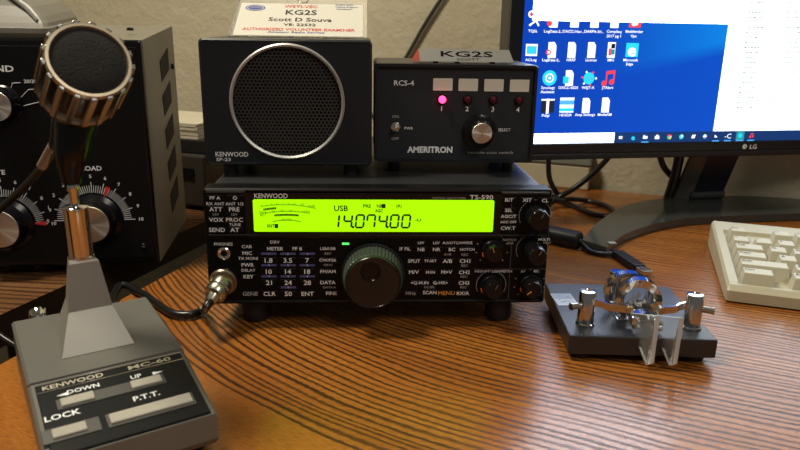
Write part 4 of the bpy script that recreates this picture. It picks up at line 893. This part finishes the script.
def icon(kind, px, py, labels):
    b = MB(); p = PO(px, py); x, z = p.x, p.z; w_, h_ = .0068, .0086
    if kind == 'page' or kind == 'pdf' or kind == 'cyan_page':
        b.add([(x-w_*.7, lay(1), z-h_), (x+w_*.7, lay(1), z-h_), (x+w_*.7, lay(1), z+h_*.6), (x+w_*.35, lay(1), z+h_), (x-w_*.7, lay(1), z+h_)], [(0, 1, 2, 3, 4)], SW)
        if kind == 'pdf': disc(b, x-w_*.6, z-h_*.3, .003, SR, 2); disc(b, x-w_*.6, z-h_*.3, .0014, SW, 3)
        if kind == 'cyan_page': quad(b, x-w_*1.1, z-h_*.7, x-w_*.1, z+h_*.2, SC, 2)
    elif kind == 'half_page' or kind == 'half_pdf':
        quad(b, x-w_*.75, z-h_*.5, x+w_*.75, z+h_*.3, SW, 0.5)
        if kind == 'half_pdf': disc(b, x-w_*.7, z, .003, SR, .6)
    elif kind == 'box': quad(b, x-w_, z-h_*.75, x+w_, z+h_*.75, SW, 1); quad(b, x-w_*.85, z-h_*.5, x+w_*.85, z+h_*.5, SB, 2); disc(b, x, z, .0038, SC, 3)
    elif kind == 'img': quad(b, x-w_*.7, z-h_, x+w_*.7, z+h_, SW, 1); quad(b, x-w_*.5, z-h_*.7, x, z+h_*.2, SR, 2); quad(b, x-w_*.1, z-h_*.6, x+w_*.6, z+h_*.1, ST, 3); quad(b, x-w_*.1, z+h_*.2, x+w_*.6, z+h_*.8, SG, 3)
    elif kind == 'edge': quad(b, x-h_*.9, z-h_*.9, x+h_*.9, z+h_*.9, SC, 1); b.text('e', (x, lay(2), z), X_, Z_, .0135, SW, bold=.03, lift=0)
    elif kind == 'red': quad(b, x-h_*.85, z-h_*.5, x+h_*.85, z+h_*.6, SR, .5); disc(b, x-.0015, z, .0028, SW, .6); disc(b, x+.002, z, .002, SW, .6)
    elif kind == 'key': 
        disc(b, x-.002, z+.006, .004, SW, 1); disc(b, x-.002, z+.006, .0022, SR, 2); b.tube([(x-.004, lay(1), z-.006), (x+.003, lay(1), z-.001)], .0011, SW, 5, 1); b.tube([(x+.001, lay(1), z+.004), (x+.007, lay(1), z-.006)], .0011, SW, 5, 1)
    elif kind == 'ring': disc(b, x, z, .0086, SC, 1); disc(b, x, z, .0050, SW, 2); disc(b, x, z, .0038, SB, 3); disc(b, x, z, .0014, SW, 4)
    elif kind == 'globe':
        disc(b, x, z, .0068, SC, 1)
        for a in range(6): disc(b, x+.0086*math.cos(a), z+.0078*math.sin(a), .0012, SR if a % 2 else SW, 2)
        quad(b, x-.004, z-.001, x+.004, z+.0012, SB, 2)
    elif kind == 'note': disc(b, x-.0052, z-.0062, .0032, SR, 1); disc(b, x+.0042, z-.0045, .0032, SR, 1); quad(b, x-.0034, z-.006, x-.0018, z+.007, SR, 1); quad(b, x+.0058, z-.004, x+.0074, z+.0085, SR, 1); b.add([(x-.0034, lay(1), z+.004), (x+.0074, lay(1), z+.0055), (x+.0074, lay(1), z+.009), (x-.0034, lay(1), z+.0075)], [(0, 1, 2, 3)], SR)
    elif kind == 'tower': quad(b, x-.008, z-.008, x+.008, z+.006, SD, 1); quad(b, x-.0016, z-.009, x+.0016, z+.008, SW, 2); quad(b, x-.008, z+.006, x+.008, z+.0078, SW, 2)
    elif kind == 'photo': quad(b, x-.0086, z-.008, x+.0086, z+.009, SW, 1); quad(b, x-.0086, z+.001, x+.0086, z+.006, SB, 2); quad(b, x-.0086, z-.0065, x+.0086, z-.003, SC, 2)
    for i, l_ in enumerate(labels): lb(b, l_[0], l_[1], l_[2])
    b.build('desktop_icon', scr)
for a in (('key', 533, 20, [('TQSL', 532.8, 31)]), ('half_pdf', 553.5, 23.5, [('LogData-2..', 553, 31.3)]), ('half_page', 574.5, 23.5, [('DXCC-Nor...', 573.3, 31.4)]), ('half_page', 594.5, 23.7, [('DARPA-Sti...', 594, 31.5)]), ('half_page', 614.5, 24, [('CompSeq', 614, 31.5), ('2017 pg 1', 613.6, 36)]), ('red', 635, 23.6, [('Bitdefender', 634.3, 31.5), ('Vpn', 633.4, 36)]),
    ('box', 531.5, 50, [('ACLog', 530.8, 59.8)]), ('pdf', 552, 50, [('LogData-2..', 551, 60)]), ('page', 571.7, 50, [('HRRF', 571, 60)]), ('page', 591.5, 50, [('License', 591, 60)]), ('img', 611.3, 50, [('IMG', 610.6, 60)]), ('edge', 632, 50, [('Microsoft', 630.5, 60), ('Edge', 629.5, 64)]),
    ('ring', 549.5, 78, [('Synology', 548, 87.6), ('Assistant', 547.4, 91.8)]), ('cyan_page', 569.3, 78, [('DXCC-6025', 568.3, 87.6)]), ('globe', 588.8, 78.3, [('WSJT-X', 588, 87.6)]), ('note', 608.5, 78, [('JTAlert', 607.4, 87.6)]),
    ('tower', 547.5, 105.8, [('Fldigi', 545.5, 115.4)]), ('photo', 566.7, 105.5, [('HDSDR', 565.5, 115)]), ('page', 586, 105.5, [('Amp Settings', 584.8, 114.6)]), ('page', 605.5, 105, [('MediaRM', 604.5, 114.5)])): icon(*a)
b = MB(); p = PO(743, 146.2); LGM = mat('pale_logo', (.80, .78, .76), .4)
b.lathe([(.0030, 0), (.0030, .0002)], LGM, (p.x, fyM-.0031, p.z), ax, 24); b.box((p.x+.0004, fyM-.0035, p.z), (.0005, .0001, .003), BZ)
p = PO(751.5, 146.3); b.text('LG', (p.x, fyM-.0031, p.z), X_, Z_, .0052, LGM, w=.0095, bold=.02, lift=.0002); b.build('logo', mon)
# curved stand
b = MB(); STD = mat('glossy_dark_stand', (.045, .05, .05), .12)
outer = [toloc(mon, atz(*q, .012)) for q in [(581.5, 240), (600, 221), (625, 206), (650, 200.5), (680, 197.5)]]
inner = [toloc(mon, atz(*q, .012)) for q in [(607, 246), (625, 233), (650, 224), (677, 218.5), (700, 216)]]
half_o = [(p.x, p.y) for p in outer]; half_i = [(p.x, p.y) for p in inner]
mx = 0.012
def arc_pts(h): 
    r_ = [(2*mx-x, y_) for x, y_ in h][::-1]; return h+r_
O_, I_ = arc_pts(half_o), arc_pts(half_i)
def cr(P, sub=6):
    P = [V((x, y_, 0)) for x, y_ in P]; E_ = [P[0]*2-P[1]]+P+[P[-1]*2-P[-2]]; Q = []
    for i in range(1, len(E_)-2):
        a, b_, c_, d = E_[i-1:i+3]
        for k in range(sub):
            t_ = k/sub; Q.append(.5*((2*b_)+(c_-a)*t_+(2*a-5*b_+4*c_-d)*t_*t_+(3*b_-a-3*c_+d)*t_**3))
    return Q+[P[-1]]
O_, I_ = cr(O_), cr(I_); n = len(O_); vs = []
for p, q_ in zip(O_, I_): vs += [(p.x, p.y, .001), (p.x, p.y, .0125), (q_.x, q_.y, .0105), (q_.x*1.0, q_.y+.001, .001)]
fs = [(4*i+k, 4*i+(k+1) % 4, 4*i+4+(k+1) % 4, 4*i+4+k) for i in range(n-1) for k in range(4)]+[(3, 2, 1, 0), (4*n-4, 4*n-3, 4*n-2, 4*n-1)]
b.add(vs, fs, STD, True); so_ = b.build('stand_base', mon)
for s_ in (1, -1):
    p = V((O_[2 if s_ > 0 else -3]+I_[2 if s_ > 0 else -3])/2); MB().box((p.x, p.y, .0008), (.014, .010, .0016), RUB).build('rubber_pad', so_)
p = toloc(mon, atz(612, 243, .0115)); MB().box((p.x, p.y, .0118), (.008, .007, .0006), mat('pale_outline_sticker', (.30, .33, .30), .4)).build('sticker', so_)
b = MB(); nk0, nk1 = toloc(mon, atz(689, 199, .0125)), toloc(mon, atz(719, 198, .0125)); yb = nk0.y-.002
top0 = PO(702, 156, -.045); top1 = PO(736, 156, -.045)
nb = [(nk0.x, yb, .011), (nk1.x, yb, .011), (nk1.x, yb+.022, .011), (nk0.x, yb+.022, .011)]
dz = top0.z; sx_ = (nk1.x-nk0.x)*1.02; x_t = nk0.x+.016; yt = fyM+.033
nt = [(x_t, yt, dz+.08), (x_t+sx_, yt, dz+.08), (x_t+sx_, yt+.02, dz+.08), (x_t, yt+.02, dz+.08)]
loft(b, [nb, nt], mat('navy_black_neck', (.012, .015, .03), .3)); b.lathe([(.007, 0), (.007, sx_+.004)], STD, (nk0.x-.002, yb+.002, .019), (1, 0, 0), 20)
b.add([(nk0.x-.018, yb+.010, .011), (nk0.x-.001, yb-.001, .011), (x_t-.001, yt, dz+.08), (x_t-.014, yt+.01, dz+.08), (nk0.x-.018, yb+.016, .011), (nk0.x-.001, yb+.008, .011), (x_t-.001, yt+.008, dz+.08), (x_t-.014, yt+.016, dz+.08)], [(0, 1, 2, 3), (7, 6, 5, 4), (0, 3, 7, 4)], mat('grey_clear_edge', (.10, .10, .09), .2))
b.build('neck', mon)
cab = MB(); C0 = toloc(mon, aty(657, 150, .40)); 
cab.tube([V((C0.x-.012, C0.y, .13)), toloc(mon, aty(661, 160, .40)), toloc(mon, aty(673, 178, .405)), toloc(mon, aty(690, 198, .41))], .0042, CORD, 10, 6)
cab.tube([toloc(mon, aty(682, 130, .39)), toloc(mon, aty(679, 158, .39)), toloc(mon, aty(674, 180, .39)), toloc(mon, aty(668, 199, .39))], .0068, CORD, 10, 6)
cab.build('monitor_cable', mon)

# ------------------------------------------------------------------ keyboard
KA = math.atan2(atz(800, 313).y-atz(725, 302).y, atz(800, 313).x-atz(725, 302).x)
kp = atz(725, 302.5); KA = rad(-21.5)
kbd = thing('computer_keyboard', (kp.x, kp.y, 0), KA, 'cream computer keyboard in front of the monitor, cut off by the right edge', 'keyboard')
KW, KD = .45, .176
b = MB()
def ks(x): return [(x, 0, .002), (x, -.001, .012), (x, .004, .0165), (x, .0085, .0165), (x, .009, .0135), (x, .146, .0245), (x, .147, .0285), (x, KD-.004, .0310), (x, KD, .028), (x, KD, .002)]
def kend(x, xi): return [(x, q[1]+(.001 if q[1] < .08 else -.001), q[2]-(.002 if q[2] > .01 else 0)) for q in ks(0)]
ksf = lambda x: [(x, 0, .002), (x, -.001, .012), (x, .004, .0165), (x, .0085, .0170), (x, .009, .0173), (x, .146, .0280), (x, .147, .0285), (x, KD-.004, .0310), (x, KD, .028), (x, KD, .002)]
kef = lambda x: [(x, q[1]+(.001 if q[1] < .08 else -.001), q[2]-(.003 if q[2] > .014 else 0)) for q in ksf(0)]
loft(b, [kef(0), ksf(.002), ksf(.0095), ks(.010), ks(KW-.010), ksf(KW-.0095), ksf(KW-.002), kef(KW)], CREAM)
b.build('case', kbd)
KEYC = mat('cream_keycap', (.52, .485, .36), .4, grain=.0001); LEG = mat('grey_key_legend', (.05, .05, .05), .6)
LEG2 = mat('blue_key_legend', (.15, .2, .4), .6)
U = .0203; kx = .0105; r0y = .0090
rows = [(0, [('Ctrl', 1.5, .25 * 0), ('Alt', 1.5, .5), ('', 7, 0)]),
        (1, [('Shift', 2.25, 0), ('Z', 1, 0), ('X', 1, 0), ('C', 1, 0), ('V', 1, 0)]),
        (2, [('Caps', 1.5, 0), ('A', 1, .25), ('S', 1, 0), ('D', 1, 0), ('F', 1, 0)]),
        (3, [('Tab', 1.5, 0), ('Q', 1, 0), ('W', 1, 0), ('E', 1, 0), ('R', 1, 0)]),
        (4, [('~', 1, 0), ('1', 1, 0), ('2', 1, 0), ('3', 1, 0), ('4', 1, 0)]),
        (5.35, [('Esc', 1, 0), ('F1', 1, 1), ('F2', 1, 0), ('F3', 1, 0), ('F4', 1, 0)])]
sl_ = math.atan2(.011, .129)
for (ry, ks_) in rows:
    x = kx
    for (s_, w_, gap) in ks_:
        x += gap*U; cx_ = x+w_*U/2; cy_ = r0y+(ry+.5)*U; zb_ = .0135+(cy_-.014)*.085
        tilt = {0: .12, 1: .10, 2: .04, 3: -.02, 4: -.08}.get(ry, -.10); hk = .0125
        X = M.Translation((cx_, cy_, zb_)) @ M.Rotation(sl_, 4, 'X')
        b = MB(); b.frus((0, 0, 0), (w_*U-.0020, U-.0022), (w_*U-.0070, U-.0076), hk, KEYC, .0006, off=(0, .0010), X=X)
        if s_:
            mm = LEG2 if s_[0] == 'F' and len(s_) == 2 else LEG
            ob = X @ V((-(w_*U-.0062)/2+.0012, .0032, hk+.00025)); ex_ = X.to_3x3() @ X_; ey_ = X.to_3x3() @ Y_
            b.text(s_, ob, ex_, ey_, .0031, mm, align='L', bold=.02, lift=.0003)
        b.build('key', kbd); x += w_*U
x1_, y1_ = kx+.0, r0y+5.35*U

# ------------------------------------------------------------------ usb cable and loose cables
a_ = [atz(546, 233, .0105), atz(580, 240.5, .0105)]
us = thing('usb_cable', (atz(600, 250).x, atz(600, 250).y, 0), 0, 'black cable with thick ferrite barrel and metal USB plug, lying behind the morse key', 'cable')
U_ = lambda p: toloc(us, p)
b = MB(); d = (a_[1]-a_[0]).normalized(); b.cyl(U_(a_[0]-d*.02), U_(a_[1]), .0100, BLK, 28, bev=.0015); b.build('ferrite_barrel', us)
b = MB(); p = atz(617, 253.5, .005)
b.tube([U_(a_[1]-d*.002), U_(a_[1]+d*.004+V((0, 0, -.003))), U_(atz(590, 251, .0035)), U_(atz(603, 254, .0035)), U_(p)], .0028, CORD, 12, 6)
b.tube([U_(a_[0]-d*.018), U_(a_[0]-d*.05+V((0, .01, -.005))), U_(a_[0]+V((-.06, .06, -.007)))], .0028, CORD, 12, 6); b.build('cord', us)
p2 = atz(640, 268, .0055); p3 = atz(653.5, 273.5, .0055); dd = (p2-p); dd.z = 0; dd.normalize(); nn = V((-dd.y, dd.x, 0))
X = M(((dd.x, nn.x, 0, 0), (dd.y, nn.y, 0, 0), (0, 0, 1, 0), (0, 0, 0, 1)))
b = MB(); c_ = U_((p+p2)/2); L = (p2-p).length; b.box((0, 0, 0), (L, .0125, .0075), BLK, .0016, X=M.Translation(c_) @ X)
b.box((-L/2-.004, 0, 0), (.010, .007, .0055), BLK, .001, X=M.Translation(c_) @ X); b.build('plug_body', us)
b = MB(); b.box((L/2+.007, 0, 0), (.0150, .0098, .0045), NICKEL, .0004, X=M.Translation(c_) @ X); b.box((L/2+.007, 0, .0023), (.012, .002, .0002), SLOT, X=M.Translation(c_) @ X); b.build('plug_tip', us, label='metal USB plug tip')
cb = MB().tube([(.30, .45, .004), (.352, .418, .004), atz(556, 200.5, .004), atz(573, 206, .004), atz(595, 214.5, .004), atz(610, 216, .004), atz(614.5, 212, .004), atz(604, 205, .004), atz(586, 200.5, .004), atz(570, 199, .0115), atz(556, 200, .0115), (.30, .41, .0115)], .0036, CORD, 12, 8).build('looped_cable')
tag(cb, 'black cord lying in a loop on the desk behind the radio', 'cable')
cb = MB().tube([(.352, .345, .0042), atz(556, 199, .0125), aty(573, 189, .375), aty(590, 176, .372), aty(608, 158, .368), aty(622, 138, .365), aty(640, 105, .365)], .0038, CORD, 12, 8).build('monitor_lead')
tag(cb, 'black lead rising diagonally from the desk to behind the monitor', 'cable')
cb = MB().tube([aty(556, 110, .40), aty(549, 140, .40), aty(548.5, 160, .40), aty(549.5, 178, .40), aty(556, 192, .40), (.402, .432, .0045), (.36, .46, .004)], .0036, CORD, 12, 8).build('monitor_lead')
tag(cb, 'black lead hanging straight down in front of the beige box', 'cable')
cb = MB().tube([(.625, .400, .0035), atz(722, 201.5, .0035), atz(760, 204, .0035), atz(800, 206.5, .0035), atz(850, 211, .0035)], .003, CORD, 10, 6).build('wall_foot_shadow')  # shadow line at the foot of the wall, modelled as a thin black tube
tag(cb, 'dark strip standing for the shadow line along the foot of the wall behind the monitor stand', 'cable')
wq = lambda x, y_: on(x, y_, WP-WN*.006, WN)
cb = MB().tube([wq(372, 118), wq(390, 85), wq(410, 50.5), wq(425, 24), wq(441, -1), wq(455, -22), wq(480, -60)], .0030, mat('dark_grey_cord', (.05, .048, .042), .4), 10, 4).build('aerial_lead')
tag(cb, 'thin dark lead running up the wall behind the antenna switch', 'cable')
# beige box behind the radio
ba = on(588.5, 191.5, WP-WN*.085, WN); bb = thing('storage_box', (0, 0, 0), math.atan2(WD.y, WD.x), 'beige box with grey-green lid against the wall behind the radio', 'box')
pr = atz(588, 191); bb.location = (pr.x-WD.x*.10, pr.y-WD.y*.10+.0, 0)
b = MB(); b.box((0, .030, .0185), (.20, .060, .037), mat('beige_card', (.52, .47, .33), .6, var=.08), .003); b.build('box_body', bb)
MB().box((0, .030, .0455), (.204, .064, .0175), mat('grey_green_lid', (.22, .24, .20), .5), .003).build('lid', bb)

# ------------------------------------------------------------------ things behind the amplifier
dk = thing('equipment_case', (-.135, .44, 0), rad(-22), 'dark box under the paper stack in the shadow between amplifier and speaker', 'box')
MB().box((0, 0, .0395), (.17, .12, .067), mat('dark_brown_case', (.03, .024, .018), .5), .003).build('case_body', dk)
for sx in (-1, 1): MB().box((sx*.06, 0, .0035), (.02, .09, .007), RUB).build('rubber_foot', dk)
MB().box((0, -.0615, .050), (.14, .003, .012), BLKS, .0006).build('handle', dk)
bk = MB(); bk.box((0, 0, .009), (.165, .115, .018), mat('black_cover', (.012, .012, .012), .4), .002); o_ = bk.build('binder'); o_.location = (-.135, .442, .0732); o_.rotation_euler = (0, 0, rad(-20)); tag(o_, 'black binder under the paper stack between amplifier and speaker', 'binder')
bk = MB(); PAP = mat('aged_paper', (.55, .50, .38), .7, var=.1)
for k in range(9): bk.box((random.uniform(-.001, .001), random.uniform(-.001, .001), .0010+k*.0022), (.155, .105, .0019), PAP)
o_ = bk.build('paper_stack'); o_.location = (-.137, .445, .0913); o_.rotation_euler = (0, 0, rad(-24)); tag(o_, 'stack of cream paper on black binder between amplifier and speaker', 'paper stack')

# ------------------------------------------------------------------ light
def area(name, loc, size, power, col, target=(0, 0, 0), sy=None):
    l = bpy.data.lights.new(name, 'AREA'); l.energy = power; l.color = col; l.size = size
    if sy: l.shape = 'RECTANGLE'; l.size_y = sy
    o_ = bpy.data.objects.new(name, l); COL.objects.link(o_); o_.location = loc
    o_.rotation_euler = (V(target)-V(loc)).to_track_quat('-Z', 'Y').to_euler(); return o_
area('ceiling_lamp', (-.40, .0, 1.25), .26, 15.5, (1., .90, .70), (.1, .05, 0))
area('room_lamp', (.75, -1.15, 1.35), .5, 8, (1., .93, .80), (.1, .1, 0))
wd = bpy.data.worlds.new('room_light'); bpy.context.scene.world = wd; wd.use_nodes = True
wd.node_tree.nodes['Background'].inputs[0].default_value = (1., .95, .86, 1); wd.node_tree.nodes['Background'].inputs[1].default_value = .10
sc = bpy.context.scene
sc.view_settings.view_transform = 'Standard'; sc.view_settings.look = 'None'; sc.view_settings.exposure = 0; sc.view_settings.gamma = 1; sc.view_settings.use_curve_mapping = False
